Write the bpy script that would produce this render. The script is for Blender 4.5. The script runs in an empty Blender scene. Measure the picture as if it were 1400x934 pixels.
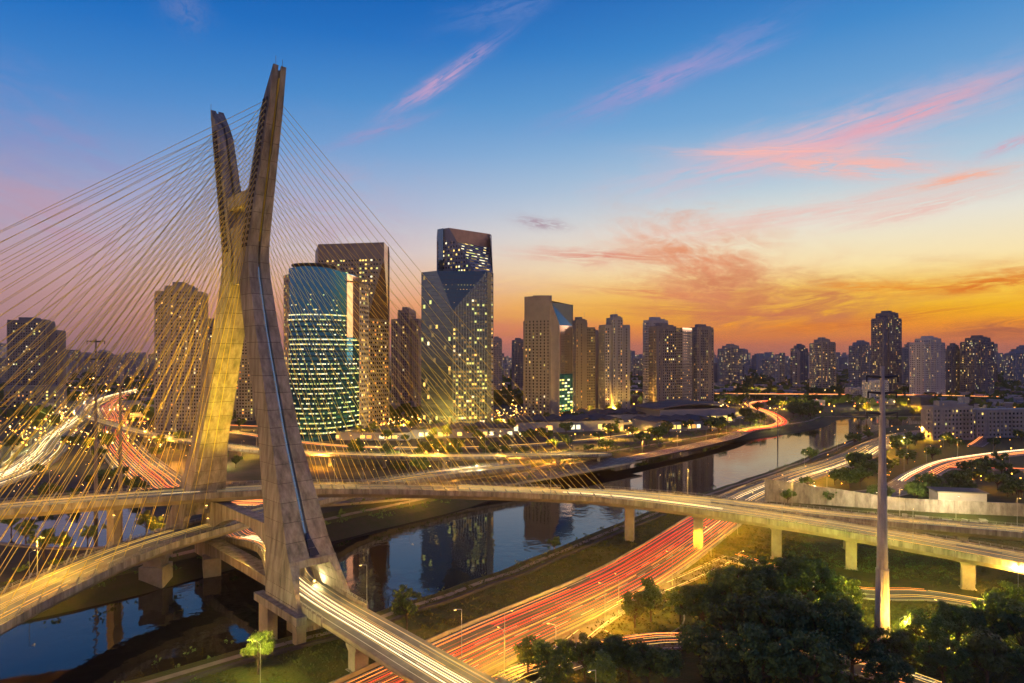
import bpy, bmesh, math, random
from mathutils import Vector, Matrix
R = random.Random(7)
S = bpy.context.scene
COL = S.collection
# ------------------------------------------------------------ camera
H, F, HY = 68.0, 900.0, 488.0            # eye height (m), focal length in photo pixels, horizon row
cam_d = bpy.data.cameras.new('camera'); cam = bpy.data.objects.new('camera', cam_d); COL.objects.link(cam)
cam.location = (0, 0, H); cam.rotation_euler = (math.radians(90), 0, 0)
cam_d.sensor_width = 36; cam_d.lens = F/1400*36; cam_d.shift_y = (HY-467)/1400
cam_d.clip_start = 1; cam_d.clip_end = 40000
S.camera = cam
S.view_settings.view_transform = 'Standard'; S.view_settings.look = 'None'
S.view_settings.exposure = 0.0; S.view_settings.gamma = 1
S.render.engine = 'CYCLES'
S.cycles.use_denoising = True
try: S.cycles.denoiser = 'OPENIMAGEDENOISE'
except Exception: pass
S.cycles.max_bounces = 5; S.cycles.diffuse_bounces = 2; S.cycles.glossy_bounces = 4
S.cycles.transmission_bounces = 4; S.cycles.volume_bounces = 0; S.cycles.transparent_max_bounces = 6
S.cycles.caustics_reflective = False; S.cycles.caustics_refractive = False
S.cycles.sample_clamp_indirect = 4
S.cycles.use_light_tree = True

def lin(c):
    return tuple((x/255/12.92 if x/255 <= .04045 else ((x/255+.055)/1.055)**2.4) for x in c) + (1,)

# ------------------------------------------------------------ sky (a dusk sky in world directions, sunset to the right)
W = bpy.data.worlds.new("World"); S.world = W; W.use_nodes = True
nt = W.node_tree; nt.nodes.clear()
def N(t, **k):
    n = nt.nodes.new(t)
    for a, b in k.items(): setattr(n, a, b)
    return n
def put(sock, v):
    if isinstance(v, bpy.types.NodeSocket): nt.links.new(v, sock)
    else: sock.default_value = v
def M(op, a, b=None, c=None, clamp=False):
    n = N('ShaderNodeMath', operation=op); n.use_clamp = clamp
    put(n.inputs[0], a)
    if b is not None: put(n.inputs[1], b)
    if c is not None: put(n.inputs[2], c)
    return n.outputs[0]
def smooth(v, a, b):
    n = N('ShaderNodeMapRange', interpolation_type='SMOOTHSTEP')
    put(n.inputs[0], v); n.inputs[1].default_value = a; n.inputs[2].default_value = b
    n.inputs[3].default_value = 0; n.inputs[4].default_value = 1
    return n.outputs[0]
def mixc(f, a, b):
    n = N('ShaderNodeMix', data_type='RGBA'); put(n.inputs[0], f); put(n.inputs[6], a); put(n.inputs[7], b)
    return n.outputs[2]
def ramp(v, stops):
    n = N('ShaderNodeValToRGB'); cr = n.color_ramp
    while len(cr.elements) > 1: cr.elements.remove(cr.elements[-1])
    for i, (p, c) in enumerate(stops):
        e = cr.elements[0] if i == 0 else cr.elements.new(p)
        e.position = p; e.color = lin(c)
    put(n.inputs[0], v); return n.outputs[0]
tc = N('ShaderNodeTexCoord'); sep = N('ShaderNodeSeparateXYZ'); nt.links.new(tc.outputs['Generated'], sep.inputs[0])
dx, dy, dz = sep.outputs
el = M('ARCSINE', M('MINIMUM', M('MAXIMUM', dz, -1.0), 1.0)); az = M('ARCTAN2', dx, dy)
SUN_AZ = 0.60
dang = M('ARCCOSINE', M('MULTIPLY', M('COSINE', M('SUBTRACT', az, SUN_AZ)), .9999))
glow = smooth(dang, 1.55, 0.15)
t = M('DIVIDE', el, math.radians(90), clamp=True)
def st(l): return [(d/90, c) for d, c in l]
right = ramp(t, st([(0, (182,108,92)), (1.2, (214,118,70)), (2.4, (250,154,26)), (3.6, (255,192,10)), (5.2, (255,210,84)), (7.4, (254,232,178)),
    (10.5, (234,230,216)), (14, (180,205,222)), (19, (116,168,215)), (24.5, (66,138,204)), (30, (30,104,184)), (48, (12,62,135)), (90, (8,40,100))]))
left = ramp(t, st([(0, (150,114,120)), (3, (164,132,142)), (7, (176,146,165)), (11, (160,156,192)), (15, (110,146,202)), (19, (62,130,202)),
    (24, (20,108,192)), (29, (2,88,172)), (48, (6,52,120)), (90, (6,34,92))]))
mid = ramp(t, st([(0, (168,112,112)), (2.2, (205,128,98)), (4.5, (238,166,114)), (6.5, (238,194,156)), (9, (220,206,202)), (12.5, (178,190,214)), (17, (126,168,214)), (21, (82,146,207)),
    (25.5, (40,116,194)), (30, (12,94,178)), (48, (9,57,128)), (90, (7,37,96))]))
sky = mixc(M('DIVIDE', glow, .62, clamp=True), left, mid)
sky = mixc(M('DIVIDE', M('SUBTRACT', glow, .62), .38, clamp=True), sky, right)
comb = N('ShaderNodeCombineXYZ'); put(comb.inputs[0], az); put(comb.inputs[1], M('MULTIPLY', el, 2.2))
def noise(vec, scale, detail=6, rough=.6, dist=0.0):
    n = N('ShaderNodeTexNoise'); nt.links.new(vec, n.inputs['Vector'])
    n.inputs['Scale'].default_value = scale; n.inputs['Detail'].default_value = detail
    n.inputs['Roughness'].default_value = rough; n.inputs['Distortion'].default_value = dist
    return n.outputs[0]
warp1 = M('SUBTRACT', noise(comb.outputs[0], 8, 6, .62), .5)
warp2 = M('SUBTRACT', noise(comb.outputs[0], 12, 6, .62, .6), .5)
def px_dir(px, py):
    a = math.atan((px-700)/900); e = math.atan((488-py)/math.hypot(900, px-700)); return a, e
def cloud(base, px, py, hl, hw, slope, col, op, warp=1.0, streak=3.0, seed=0.0):
    """px,py: centre seen from the eye; hl,hw half length and half width; slope: rise in degrees to the right"""
    a0, e0 = px_dir(px, py); k = 1/900*math.cos(a0)
    th = math.radians(slope)
    A = M('SUBTRACT', az, a0); E = M('SUBTRACT', el, e0)
    p = M('ADD', M('MULTIPLY', A, math.cos(th)), M('MULTIPLY', E, math.sin(th)))
    q = M('SUBTRACT', M('MULTIPLY', E, math.cos(th)), M('MULTIPLY', A, math.sin(th)))
    pn = M('DIVIDE', p, hl*k); qn = M('DIVIDE', q, hw/900)
    pn2 = M('ADD', pn, M('MULTIPLY', warp1, 1.2*warp)); qn2 = M('ADD', qn, M('MULTIPLY', warp2, 3.4*warp))
    r2 = M('ADD', M('MULTIPLY', pn2, pn2), M('MULTIPLY', qn2, qn2))
    m = M('POWER', 2.718, M('MULTIPLY', r2, -1.25))
    cv = N('ShaderNodeCombineXYZ'); put(cv.inputs[0], M('ADD', M('MULTIPLY', pn, 1.0), seed)); put(cv.inputs[1], M('MULTIPLY', qn, streak*.5)); cv.inputs[2].default_value = seed
    nn = noise(cv.outputs[0], 2.1, 8, .66, .8)
    m = M('MULTIPLY', m, smooth(nn, .30, .60))
    return mixc(M('MULTIPLY', m, op, clamp=True), base, lin(col))
for c in [
    (60, 190, 170, 45, -18, (150,142,192), .4, .8, 2, 1), (45, 300, 170, 50, -12, (192,150,168), .6, .8, 2, 2.2), (250, 8, 26, 26, 70, (110,130,185), .6, .8, 2, 3.1),
    (690, 12, 90, 16, 14, (96,130,195), .7, 1, 2, 4), (600, 112, 82, 9, 31, (196,160,200), .95, .6, 2, 5), (520, 180, 70, 8, 20, (165,150,198), .6, .7, 2, 6),
    (905, 110, 130, 16, 17, (160,152,206), .9, .6, 2, 7), (1010, 80, 70, 6, 12, (150,150,208), .5, .6, 2, 7.7),
    (1120, 192, 230, 26, 9, (230,184,196), .85, .55, 2.4, 8), (1060, 207, 130, 8, -5, (250,186,178), 1.0, .35, 2, 8.6), (1160, 226, 120, 15, -9, (250,184,172), 1.0, .45, 2.2, 9.4),
    (1240, 158, 120, 10, 11, (232,166,180), .9, .5, 2, 10), (1310, 245, 60, 6, 6, (250,176,146), 1.0, .4, 2, 11), (1385, 196, 40, 6, 16, (222,160,178), .7, .4, 2, 12),
    (1100, 292, 240, 16, 5, (238,190,180), .7, .7, 3, 13), (740, 306, 36, 8, -8, (170,140,156), .85, .6, 2, 14), (840, 352, 120, 11, -3, (224,142,124), .95, .7, 2.5, 15),
    (955, 362, 110, 52, -14, (230,150,110), 1, .9, 2.2, 16), (1000, 395, 100, 30, -6, (216,136,96), 1, .85, 2.2, 17), (1080, 424, 170, 32, 6, (204,122,80), 1, .8, 2.4, 18),
    (900, 402, 120, 10, -5, (224,132,92), .8, .7, 2.5, 19), (960, 428, 170, 12, -4, (210,116,84), .75, .7, 2.5, 20), (1200, 392, 80, 7, -3, (240,150,50), .9, .5, 2.2, 21),
    (1340, 386, 110, 14, 2, (226,120,36), 1.0, .7, 2.2, 22), (1380, 452, 90, 14, 3, (180,98,66), .95, .5, 2.2, 23), (1180, 440, 160, 8, 6, (214,110,44), .7, .6, 2.5, 24),
    (700, 455, 150, 26, -2, (216,124,106), .6, .8, 2.5, 25), (640, 395, 120, 22, 2, (214,160,160), .35, .8, 2.5, 26), (1260, 286, 100, 10, 9, (238,186,176), .7, .6, 2.5, 27),
    (460, 300, 120, 60, -12, (196,160,182), .4, .8, 2.5, 28)]:
    sky = cloud(sky, *c)
bg = N('ShaderNodeBackground'); put(bg.inputs[0], sky); bg.inputs[1].default_value = 1.0
wo = N('ShaderNodeOutputWorld'); nt.links.new(bg.outputs[0], wo.inputs[0])
W.cycles.sampling_method = 'MANUAL'; W.cycles.sample_map_resolution = 512
# afterglow of the set sun, low on the right
sd = bpy.data.lights.new('sun', 'SUN'); sun = bpy.data.objects.new('sun', sd); COL.objects.link(sun)
sd.energy = 0.6; sd.angle = math.radians(25); sd.color = (1, .62, .42)
sun.rotation_euler = Vector((-math.sin(1.05)*math.cos(.12), -math.cos(1.05)*math.cos(.12), -math.sin(.12))).to_track_quat('-Z', 'Y').to_euler()

# ------------------------------------------------------------ materials
MATS = {}
def mat(name, col, rough=.8, metal=0.0, emit=None, es=0.0, var=0.0, vscale=.3, bump=0.0, bscale=2.0, col2=None, spec=None, rand=0.0, stretch=None):
    if name in MATS: return MATS[name]
    m = bpy.data.materials.new(name); m.use_nodes = True; t = m.node_tree; b = t.nodes['Principled BSDF']
    b.inputs['Base Color'].default_value = (*col, 1); b.inputs['Roughness'].default_value = rough; b.inputs['Metallic'].default_value = metal
    if spec is not None: b.inputs['Specular IOR Level'].default_value = spec
    if emit: b.inputs['Emission Color'].default_value = (*emit, 1); b.inputs['Emission Strength'].default_value = es
    if var or rand or bump:
        g = t.nodes.new('ShaderNodeNewGeometry'); vec = g.outputs['Position']
        if stretch:
            mp = t.nodes.new('ShaderNodeMapping'); mp.inputs['Scale'].default_value = stretch; t.links.new(vec, mp.inputs[0]); vec = mp.outputs[0]
    if var or rand:
        n = t.nodes.new('ShaderNodeTexNoise'); t.links.new(vec, n.inputs['Vector'])
        n.inputs['Scale'].default_value = vscale; n.inputs['Detail'].default_value = 8; n.inputs['Roughness'].default_value = .65
        mr = t.nodes.new('ShaderNodeMapRange'); mr.inputs[1].default_value = .3; mr.inputs[2].default_value = .7
        t.links.new(n.outputs[0], mr.inputs[0])
        mx = t.nodes.new('ShaderNodeMix'); mx.data_type = 'RGBA'
        c2 = col2 or tuple(max(0, c*(1-var)) for c in col); c1 = col if col2 else tuple(c*(1+var*.6) for c in col)
        mx.inputs[6].default_value = (*c1, 1); mx.inputs[7].default_value = (*c2, 1); t.links.new(mr.outputs[0], mx.inputs[0])
        out = mx.outputs[2]
        if rand:
            oi = t.nodes.new('ShaderNodeObjectInfo'); hs = t.nodes.new('ShaderNodeHueSaturation')
            m2 = t.nodes.new('ShaderNodeMapRange'); m2.inputs[3].default_value = 1-rand; m2.inputs[4].default_value = 1+rand
            t.links.new(oi.outputs['Random'], m2.inputs[0]); t.links.new(m2.outputs[0], hs.inputs['Value']); t.links.new(out, hs.inputs['Color']); out = hs.outputs[0]
        t.links.new(out, b.inputs['Base Color'])
    if bump:
        n2 = t.nodes.new('ShaderNodeTexNoise'); t.links.new(vec, n2.inputs['Vector']); n2.inputs['Scale'].default_value = bscale; n2.inputs['Detail'].default_value = 4
        bp = t.nodes.new('ShaderNodeBump'); bp.inputs['Strength'].default_value = bump; bp.inputs['Distance'].default_value = .3
        t.links.new(n2.outputs[0], bp.inputs['Height']); t.links.new(bp.outputs[0], b.inputs['Normal'])
    MATS[name] = m; return m
CONC = mat('tower_concrete', (.26,.24,.23), .82, var=.65, vscale=.55, bump=.35, bscale=1.5, rand=.09, stretch=(1,1,.16))
CONC_D = mat('weathered_concrete', (.27,.24,.21), .85, var=.35, vscale=.2, bump=.3, bscale=2, rand=.12)
DARKC = mat('joint_dark', (.06,.055,.05), .9)
ASPH = mat('asphalt', (.085,.082,.08), .62, var=.3, vscale=.15, bump=.1, bscale=6)
DECKR = mat('pale_deck_asphalt', (.19,.18,.155), .6, var=.35, vscale=.2, bump=.1, bscale=6, stretch=(1,1,1))  # deck roadway, paler than the other roads
PAINT = mat('road_paint', (.7,.7,.66), .6)
STEEL = mat('galvanised_steel', (.35,.34,.32), .45, .6)
SHEATH = mat('yellow_cable_sheath', (.60,.46,.07), .4)
GRASS = mat('grass_verge', (.035,.060,.010), .95, var=.45, vscale=.22, bump=1, bscale=1.6, col2=(.085,.072,.018))
EARTH = mat('bank_earth', (.055,.046,.03), .95, var=.5, vscale=.3, col2=(.03,.045,.014), bump=.5, bscale=1)
CITYG = mat('city_ground', (.10,.085,.06), .95, var=.5, vscale=.05, col2=(.03,.04,.014))
LEAF = mat('leaf_green', (.115,.17,.035), .7, var=.5, vscale=.8, rand=.3, col2=(.045,.085,.018))
LEAFY = mat('leaf_light_green', (.13,.16,.03), .7, var=.4, vscale=.8, rand=.2)
BARK = mat('bark', (.09,.065,.045), .9, var=.3, vscale=2)
GLASS = mat('dark_glazing', (.025,.03,.035), .12, .0, spec=.9)
TEAL = mat('teal_glass', (.03,.24,.40), .06, .8)  # teal glass, tint pushed bluer to stand in for mirrored blue sky
TEALG = mat('teal_spandrel', (.015,.07,.075), .12, .6)
BLUEG = mat('blue_glass', (.14,.22,.25), .08, .75)
ORG = mat('mirror_glass', (.55,.5,.45), .07, .9)
ROOF = mat('roof_sheet', (.13,.12,.12), .9, var=.3, vscale=.08, bump=.2)
WHITE = mat('pale_render', (.33,.30,.28), .8, var=.15, vscale=.2)
def em(name, col, s): return mat(name, (0,0,0), .9, emit=col, es=s)
WY = em('lit_yellow', (1,.66,.16), 1.9); WG = em('lit_lime', (.86,.9,.28), 1.25); WO = em('lit_amber', (1,.42,.08), 1.5); WW = em('lit_white', (1,.9,.55), 1.8); WD = em('lit_dim', (.9,.6,.2), .45)
WF = em('lit_faint', (.95,.62,.22), .16); LITS = [WY, WG, WO, WW, WD, WF]
T_WHITE = em('headlight_trail', (1,.76,.40), 2.8); T_RED = em('taillight_trail', (1,.075,.03), 1.7); T_ORG = em('amber_trail', (1,.30,.07), 2.4); T_YEL = em('yellow_trail', (1,.62,.18), 1.3)
T_SOFT = em('soft_trail', (1,.70,.26), .75)
LAMPY = em('sodium_lamp', (1,.60,.15), 9); LAMPW = em('white_lamp', (1,.88,.6), 9)
CITYL = em('city_lamp_amber', (1,.40,.05), 7); CITYW = em('city_lamp_pale', (1,.68,.22), 8); CITYR = em('city_lamp_red', (1,.12,.03), 3)
BLUEL = em('blue_strip', (.30,.48,.80), .32)

def water_mat():
    m = bpy.data.materials.new('river_water'); m.use_nodes = True; t = m.node_tree; b = t.nodes['Principled BSDF']
    b.inputs['Base Color'].default_value = (.006,.010,.014, 1); b.inputs['Roughness'].default_value = .035; b.inputs['IOR'].default_value = 1.5
    b.inputs['Specular IOR Level'].default_value = .5
    g = t.nodes.new('ShaderNodeNewGeometry')
    mp = t.nodes.new('ShaderNodeMapping'); mp.inputs['Scale'].default_value = (.22,.22,.22); t.links.new(g.outputs['Position'], mp.inputs[0])
    n = t.nodes.new('ShaderNodeTexNoise'); n.inputs['Scale'].default_value = 1.0; n.inputs['Detail'].default_value = 3; t.links.new(mp.outputs[0], n.inputs['Vector'])
    n2 = t.nodes.new('ShaderNodeTexNoise'); n2.inputs['Scale'].default_value = .02; t.links.new(g.outputs['Position'], n2.inputs['Vector'])
    mr = t.nodes.new('ShaderNodeMapRange'); mr.inputs[1].default_value = .4; mr.inputs[2].default_value = .65; mr.inputs[3].default_value = .012; mr.inputs[4].default_value = .10
    t.links.new(n2.outputs[0], mr.inputs[0])
    bp = t.nodes.new('ShaderNodeBump'); bp.inputs['Distance'].default_value = 1.0
    t.links.new(mr.outputs[0], bp.inputs['Strength']); t.links.new(n.outputs[0], bp.inputs['Height']); t.links.new(bp.outputs[0], b.inputs['Normal'])
    return m
WATER = water_mat()

# ------------------------------------------------------------ helpers
class MB:
    def __init__(s): s.v = []; s.f = []; s.m = []
    def face(s, pts, mi=0):
        i = len(s.v); s.v += [tuple(p) for p in pts]; s.f.append(tuple(range(i, i+len(pts)))); s.m.append(mi)
    def hexa(s, p, mi=0, skip=()):
        """p: 4 bottom corners counter-clockwise, then 4 top corners"""
        i = len(s.v); s.v += [tuple(q) for q in p]
        for k, f in enumerate(((3,2,1,0), (4,5,6,7), (0,1,5,4), (1,2,6,5), (2,3,7,6), (3,0,4,7))):
            if k in skip: continue
            s.f.append(tuple(i+j for j in f)); s.m.append(mi)
    def box(s, c, size, rz=0.0, mi=0, skip=()):
        cx, cy, cz = c; a, b, h = size[0]/2, size[1]/2, size[2]/2; co, si = math.cos(rz), math.sin(rz)
        s.hexa([(cx+x*co-y*si, cy+x*si+y*co, cz+z) for z in (-h, h) for x, y in ((-a,-b),(a,-b),(a,b),(-a,b))], mi, skip)
    def tube(s, p, q, r0, r1=None, n=6, mi=0, caps=True):
        p, q = Vector(p), Vector(q); r1 = r0 if r1 is None else r1
        d = (q-p); d = d.normalized() if d.length > 1e-6 else Vector((0,0,1))
        a = d.orthogonal().normalized(); b = d.cross(a); i = len(s.v)
        for c, r in ((p, r0), (q, r1)):
            for k in range(n):
                w = 2*math.pi*k/n; s.v.append(tuple(c + a*(r*math.cos(w)) + b*(r*math.sin(w))))
        for k in range(n):
            j = (k+1) % n; s.f.append((i+k, i+j, i+n+j, i+n+k)); s.m.append(mi)
        if caps: s.f.append(tuple(i+k for k in reversed(range(n)))); s.m.append(mi); s.f.append(tuple(i+n+k for k in range(n))); s.m.append(mi)
    def loft(s, rings, mi=0, caps=True):
        n = len(rings[0]); i = len(s.v)
        for r in rings: s.v += [tuple(p) for p in r]
        for a in range(len(rings)-1):
            for k in range(n):
                j = (k+1) % n; s.f.append((i+a*n+k, i+a*n+j, i+(a+1)*n+j, i+(a+1)*n+k)); s.m.append(mi)
        if caps: s.f.append(tuple(i+k for k in reversed(range(n)))); s.m.append(mi); s.f.append(tuple(i+(len(rings)-1)*n+k for k in range(n))); s.m.append(mi)
    def mesh(s, name, mats):
        me = bpy.data.meshes.new(name); me.from_pydata(s.v, [], s.f)
        for m in (mats if isinstance(mats, (list, tuple)) else [mats]): me.materials.append(m)
        me.polygons.foreach_set('material_index', s.m); me.update(); return me
    def build(s, name, mats, parent=None, kind=None, smooth=False):
        me = s.mesh(name, mats)
        if smooth: me.polygons.foreach_set('use_smooth', [True]*len(me.polygons))
        return link(name, me, parent, kind)
def link(name, me, parent=None, kind=None):
    o = bpy.data.objects.new(name, me); COL.objects.link(o)
    if parent: o.parent = parent; o.matrix_parent_inverse = Matrix.Translation(-Vector(parent_loc(parent))) if False else Matrix.Identity(4)
    if kind: o['kind'] = kind
    return o
def parent_loc(p): return p.location
def thing(name, label, cat, group=None, loc=(0,0,0), rz=0.0):
    o = bpy.data.objects.new(name, None); COL.objects.link(o); o.location = loc; o.rotation_euler = (0,0,rz); o.empty_display_size = .5
    return tag(o, label, cat, group)
def tag(o, label, cat, group=None):
    o['label'] = label; o['category'] = cat
    if group: o['group'] = group
    return o
def copy_tree(o, parent=None):
    c = o.copy(); COL.objects.link(c); c.parent = parent
    for ch in list(o.children): copy_tree(ch, c)
    return c
def P(px, py, z=4.0):
    Y = (H-z)*F/(py-HY); return Vector(((px-700)/F*Y, Y, z))
def spline(pts, step=4.0):
    pts = [Vector(p) for p in pts]; out = []
    ext = [pts[0]*2-pts[1]] + pts + [pts[-1]*2-pts[-2]]
    for i in range(1, len(ext)-2):
        a, b, c, d = ext[i-1:i+3]; n = max(1, int((c-b).length/step))
        for k in range(n):
            t = k/n
            out.append(.5*((2*b) + (c-a)*t + (2*a-5*b+4*c-d)*t*t + (3*b-3*c+d-a)*t*t*t))
    out.append(pts[-1]); return out
def offs(path, d, dz=0.0):
    """polyline moved d metres to its left"""
    out = []
    for i, p in enumerate(path):
        a = path[max(0, i-1)]; b = path[min(len(path)-1, i+1)]; t = (b-a); t.z = 0
        t = t.normalized() if t.length > 1e-6 else Vector((1,0,0))
        out.append(Vector((p.x - t.y*d, p.y + t.x*d, p.z+dz)))
    return out
def strip(mb, path, d0, d1, dz=0.0, mi=0):
    a, b = offs(path, d0, dz), offs(path, d1, dz)
    for i in range(len(path)-1): mb.face((b[i], b[i+1], a[i+1], a[i]) if d0 > d1 else (a[i], a[i+1], b[i+1], b[i]), mi)
def bar(mb, path, d, w, z0, z1, mi=0, caps=True):
    """rail or kerb: rectangular section swept along path"""
    a0, b0, a1, b1 = offs(path, d-w/2, z0), offs(path, d+w/2, z0), offs(path, d-w/2, z1), offs(path, d+w/2, z1)
    mb.loft([(a0[i], b0[i], b1[i], a1[i]) for i in range(len(path))][::-1], mi)
def sub(path, a, b):
    n = len(path)-1; i, j = int(a*n), int(b*n); return path[i:max(j, i+1)+1]
def trails(mb, path, lanes, rng, mi_fn, z=.7, w=.16, lo=.25, hi=.9):
    n = len(path)
    for d in lanes:
        k = 0; dj = d + rng.uniform(-.15, .15)
        while k < n-2:
            L = int(rng.uniform(lo, hi)*n); e = min(n-1, k+max(3, L))
            if rng.random() < .85:
                seg = path[k:e+1]; o1 = offs(seg, 1); ph = rng.uniform(0, 6); am = rng.uniform(.05, .22); seg = [p.lerp(o1[i], am*math.sin(i*.31+ph)) for i, p in enumerate(seg)]; h = z+rng.uniform(-.15, .25); ww = w*rng.uniform(.6, 1.5); m = mi_fn(rng)
                bar(mb, seg, dj, ww, h, h+ww*.7, m)
                if rng.random() < .6: bar(mb, seg, dj+1.3*rng.choice((1,-1)), ww*.8, h, h+ww*.6, m)
            k = e + int(rng.uniform(0, .08)*n)
            if lo >= .9: break

# ------------------------------------------------------------ ground, water, sky setting
NB = [(-900,-560), (-400,-150), (-200,30), (-79,137), (-34,174), (10,225), (52,278), (138,372), (218,466), (298,560), (365,624), (470,656), (700,668), (1300,610), (4000,200)]
FB = [(-1100,-500), (-460,-60), (-260,60), (-170,135), (-123,173), (-98,200), (-67,243), (-20,298), (49,403), (119,474), (173,527), (231,577), (310,650), (372,735), (480,790), (700,808), (1300,760), (4000,400)]
nb = spline([(x,y,0) for x,y in NB], 12); fb = spline([(x,y,0) for x,y in FB], 12)
rr = random.Random(3)
def bank(name, line, side, ztop, wd):
    jl = [Vector((p.x+rr.uniform(-.8,.8), p.y+rr.uniform(-.8,.8), 0)) for p in line]
    lo, mid, top = offs(jl, -side*3, -1.2), offs(jl, side*wd*.45, ztop*.55), offs(jl, side*wd, ztop)
    m = MB()
    for i in range(len(jl)-1):
        for a, b in ((lo, mid), (mid, top)): m.face((a[i], a[i+1], b[i+1], b[i]) if side > 0 else (b[i], b[i+1], a[i+1], a[i]), 0)
    m.build(name, EARTH, kind='structure'); return top
GZ = 4.0
tn = bank('river_bank_near', nb, -1, GZ, 7); tf = bank('river_bank_far', fb, 1, GZ, 9)
def sheet(name, pts, m, kind='structure'):
    me = bpy.data.meshes.new(name); bm = bmesh.new(); vs = [bm.verts.new(p) for p in pts]; f = bm.faces.new(vs)
    if f.normal.z < 0: f.normal_flip()
    bm.normal_update()
    if f.normal.z < 0: bmesh.ops.reverse_faces(bm, faces=[f])
    bmesh.ops.triangulate(bm, faces=bm.faces[:]); bm.to_mesh(me); bm.free(); me.materials.append(m); o = link(name, me, None, kind); return o
sheet('ground_near', [tuple(p) for p in tn] + [(11000,-600,GZ), (11000,-1800,GZ), (-2500,-1800,GZ), (-2500,-1500,GZ)], GRASS)
sheet('ground_far', [tuple(p) for p in tf] + [(11000,600,GZ), (11000,10400,GZ), (-11000,10400,GZ), (-11000,-900,GZ), (-3000,-900,GZ)], CITYG)
sheet('river_water', [(-1500,-900,0), (4500,-900,0), (4500,1200,0), (-1500,1200,0)], WATER)
pond = spline([(-232,262,0), (-222,292,0), (-196,300,0), (-166,290,0), (-146,262,0), (-124,232,0), (-140,219,0), (-172,224,0), (-205,240,0), (-232,262,0)], 5)
sheet('canal_water', [(p.x, p.y, GZ+.05) for p in pond[:-1]], WATER)
m = MB(); bar(m, pond, 0, 1.6, GZ-.2, GZ+.5); m.build('canal_edge', CONC_D, kind='structure')
# grassed strip of the far bank
m = MB(); strip(m, [Vector((p.x,p.y,GZ)) for p in tf if p.y < 900 and p.x > -300 and p.x < 700], 0, 16, .03); m.build('grass_strip', GRASS, kind='structure')
m = MB(); pth = [Vector((p.x,p.y,GZ)) for p in tf if p.y < 700 and p.x > -130]; strip(m, pth, 5, 8.5, .06); m.build('bank_path', mat('pale_path', (.24,.2,.17), .9, var=.3, vscale=.4), kind='structure')
m = MB(); pth = [Vector((p.x,p.y,GZ)) for p in tn if -120 < p.x < 300]; bar(m, pth, -7.5, 1.0, -.2, .7); m.build('embankment_wall', DARKC, kind='structure')
m = MB(); strip(m, pth, -4.2, -2.4, .05); m.build('towpath', mat('pale_path', (0,0,0)), kind='structure')

# ------------------------------------------------------------ roads
RD = random.Random(21)
def road(name, pts, w, lanes=0, z=None, step=5, dz=.05, kerb=True, barrier=False, mark=True, kmat=CONC_D):
    path = spline(pts, step); h = w/2; m = MB(); strip(m, path, -h, h, dz, 0)
    if mark:
        for s in (-1, 1): strip(m, path, s*(h-.7)-.09, s*(h-.7)+.09, dz+.012, 1)
        if lanes > 1:
            for l in range(1, lanes):
                d = -h+1 + (w-2)*l/lanes
                for i in range(0, len(path)-1, 2): strip(m, path[i:i+2], d-.08, d+.08, dz+.012, 1)
    r = m.build(name, [ASPH, PAINT], kind='structure')
    if kerb:
        k = MB()
        for s in (-1, 1): bar(k, path, s*(h+.15), .3, -.1, .16 if not barrier else .95)
        k.build('kerb' if not barrier else 'road_barrier', kmat, kind='structure')
    return path
def trail_obj(name, path, lanes, mats, wts, rng=RD, **kw):
    m = MB(); idx = list(range(len(mats)))
    trails(m, path, lanes, rng, lambda r: r.choices(idx, wts)[0], **kw)
    return m.build(name, mats, kind='stuff')
# river expressway on the near bank with tail lights
hp = [(-150,-22,GZ), (-86,52,GZ), (-35,112,GZ), (-7,145,GZ), (35,192,GZ), (76,252,GZ), (104,296,GZ), (146,344,GZ), (190,388,GZ), (226,428,GZ), (266,478,GZ), (325,538,GZ), (395,580,GZ), (470,600,GZ), (600,612,GZ)]
hw = road('expressway', hp, 20, 5, barrier=True)
near_hw = [p for p in hw if p.y < 268]; far_hw = [p for p in hw if 262 < p.y < 470]
trail_obj('light_trails', near_hw, [-8.2,-6.4,-5.2,-3.6,-2.6,-1.3,.3,1.4,2.8,4.6,6.2,7.6], [T_RED, T_ORG, T_WHITE], [6,4,.7], w=.10, lo=.15, hi=.6)
trail_obj('light_trails', near_hw, [-9,-7.2,-5.8,-4.4,-3.2,-2,-.5,.9,2.1,3.7,5.4,7], [em('dim_red_trail', (1,.09,.03), 1.0), em('dim_amber_trail', (1,.35,.09), .9)], [3,2], w=.06, z=.5, lo=.1, hi=.5)
trail_obj('light_trails', far_hw, [-6.5,-5,-3.8,-2.5,1.5,3.5,5], [T_WHITE, T_YEL], [2,3], w=.13)
# far bank expressways on the left
wl = road('expressway', [(-420,60,GZ), (-300,190,GZ), (-262,280,GZ), (-268,350,GZ), (-306,430,GZ), (-362,525,GZ), (-450,690,GZ), (-548,859,GZ), (-660,1100,GZ), (-800,1500,GZ)], 22, 5, barrier=True)
trail_obj('light_trails', wl, [-9,-7.5,-6,-4.4,-3,-1.5,1,2.5,4.5,6.5,8.5], [T_WHITE, T_YEL], [2,4], w=.2)
rl = road('expressway', [(70,410,GZ), (0,345,GZ), (-55,305,GZ), (-110,290,GZ), (-160,312,GZ), (-188,345,GZ), (-250,428,GZ), (-320,530,GZ), (-420,690,GZ), (-535,870,GZ), (-645,1100,GZ)], 26, 6, barrier=True)
trail_obj('light_trails', [p for p in rl if p.x < -100], [-11,-9.4,-8,-6.5,-5,-3,-1.2,.5,2,3.6,5.5,7,9,10.6], [T_RED, T_ORG, T_YEL], [4,5,2], w=.2)
bk = road('bank_road', [(70,410,GZ), (120,462,GZ), (170,520,GZ), (205,572,GZ), (243,608,GZ), (268,655,GZ), (292,745,GZ), (312,850,GZ), (360,940,GZ), (483,985,GZ), (700,1010,GZ)], 12, 3)
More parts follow.
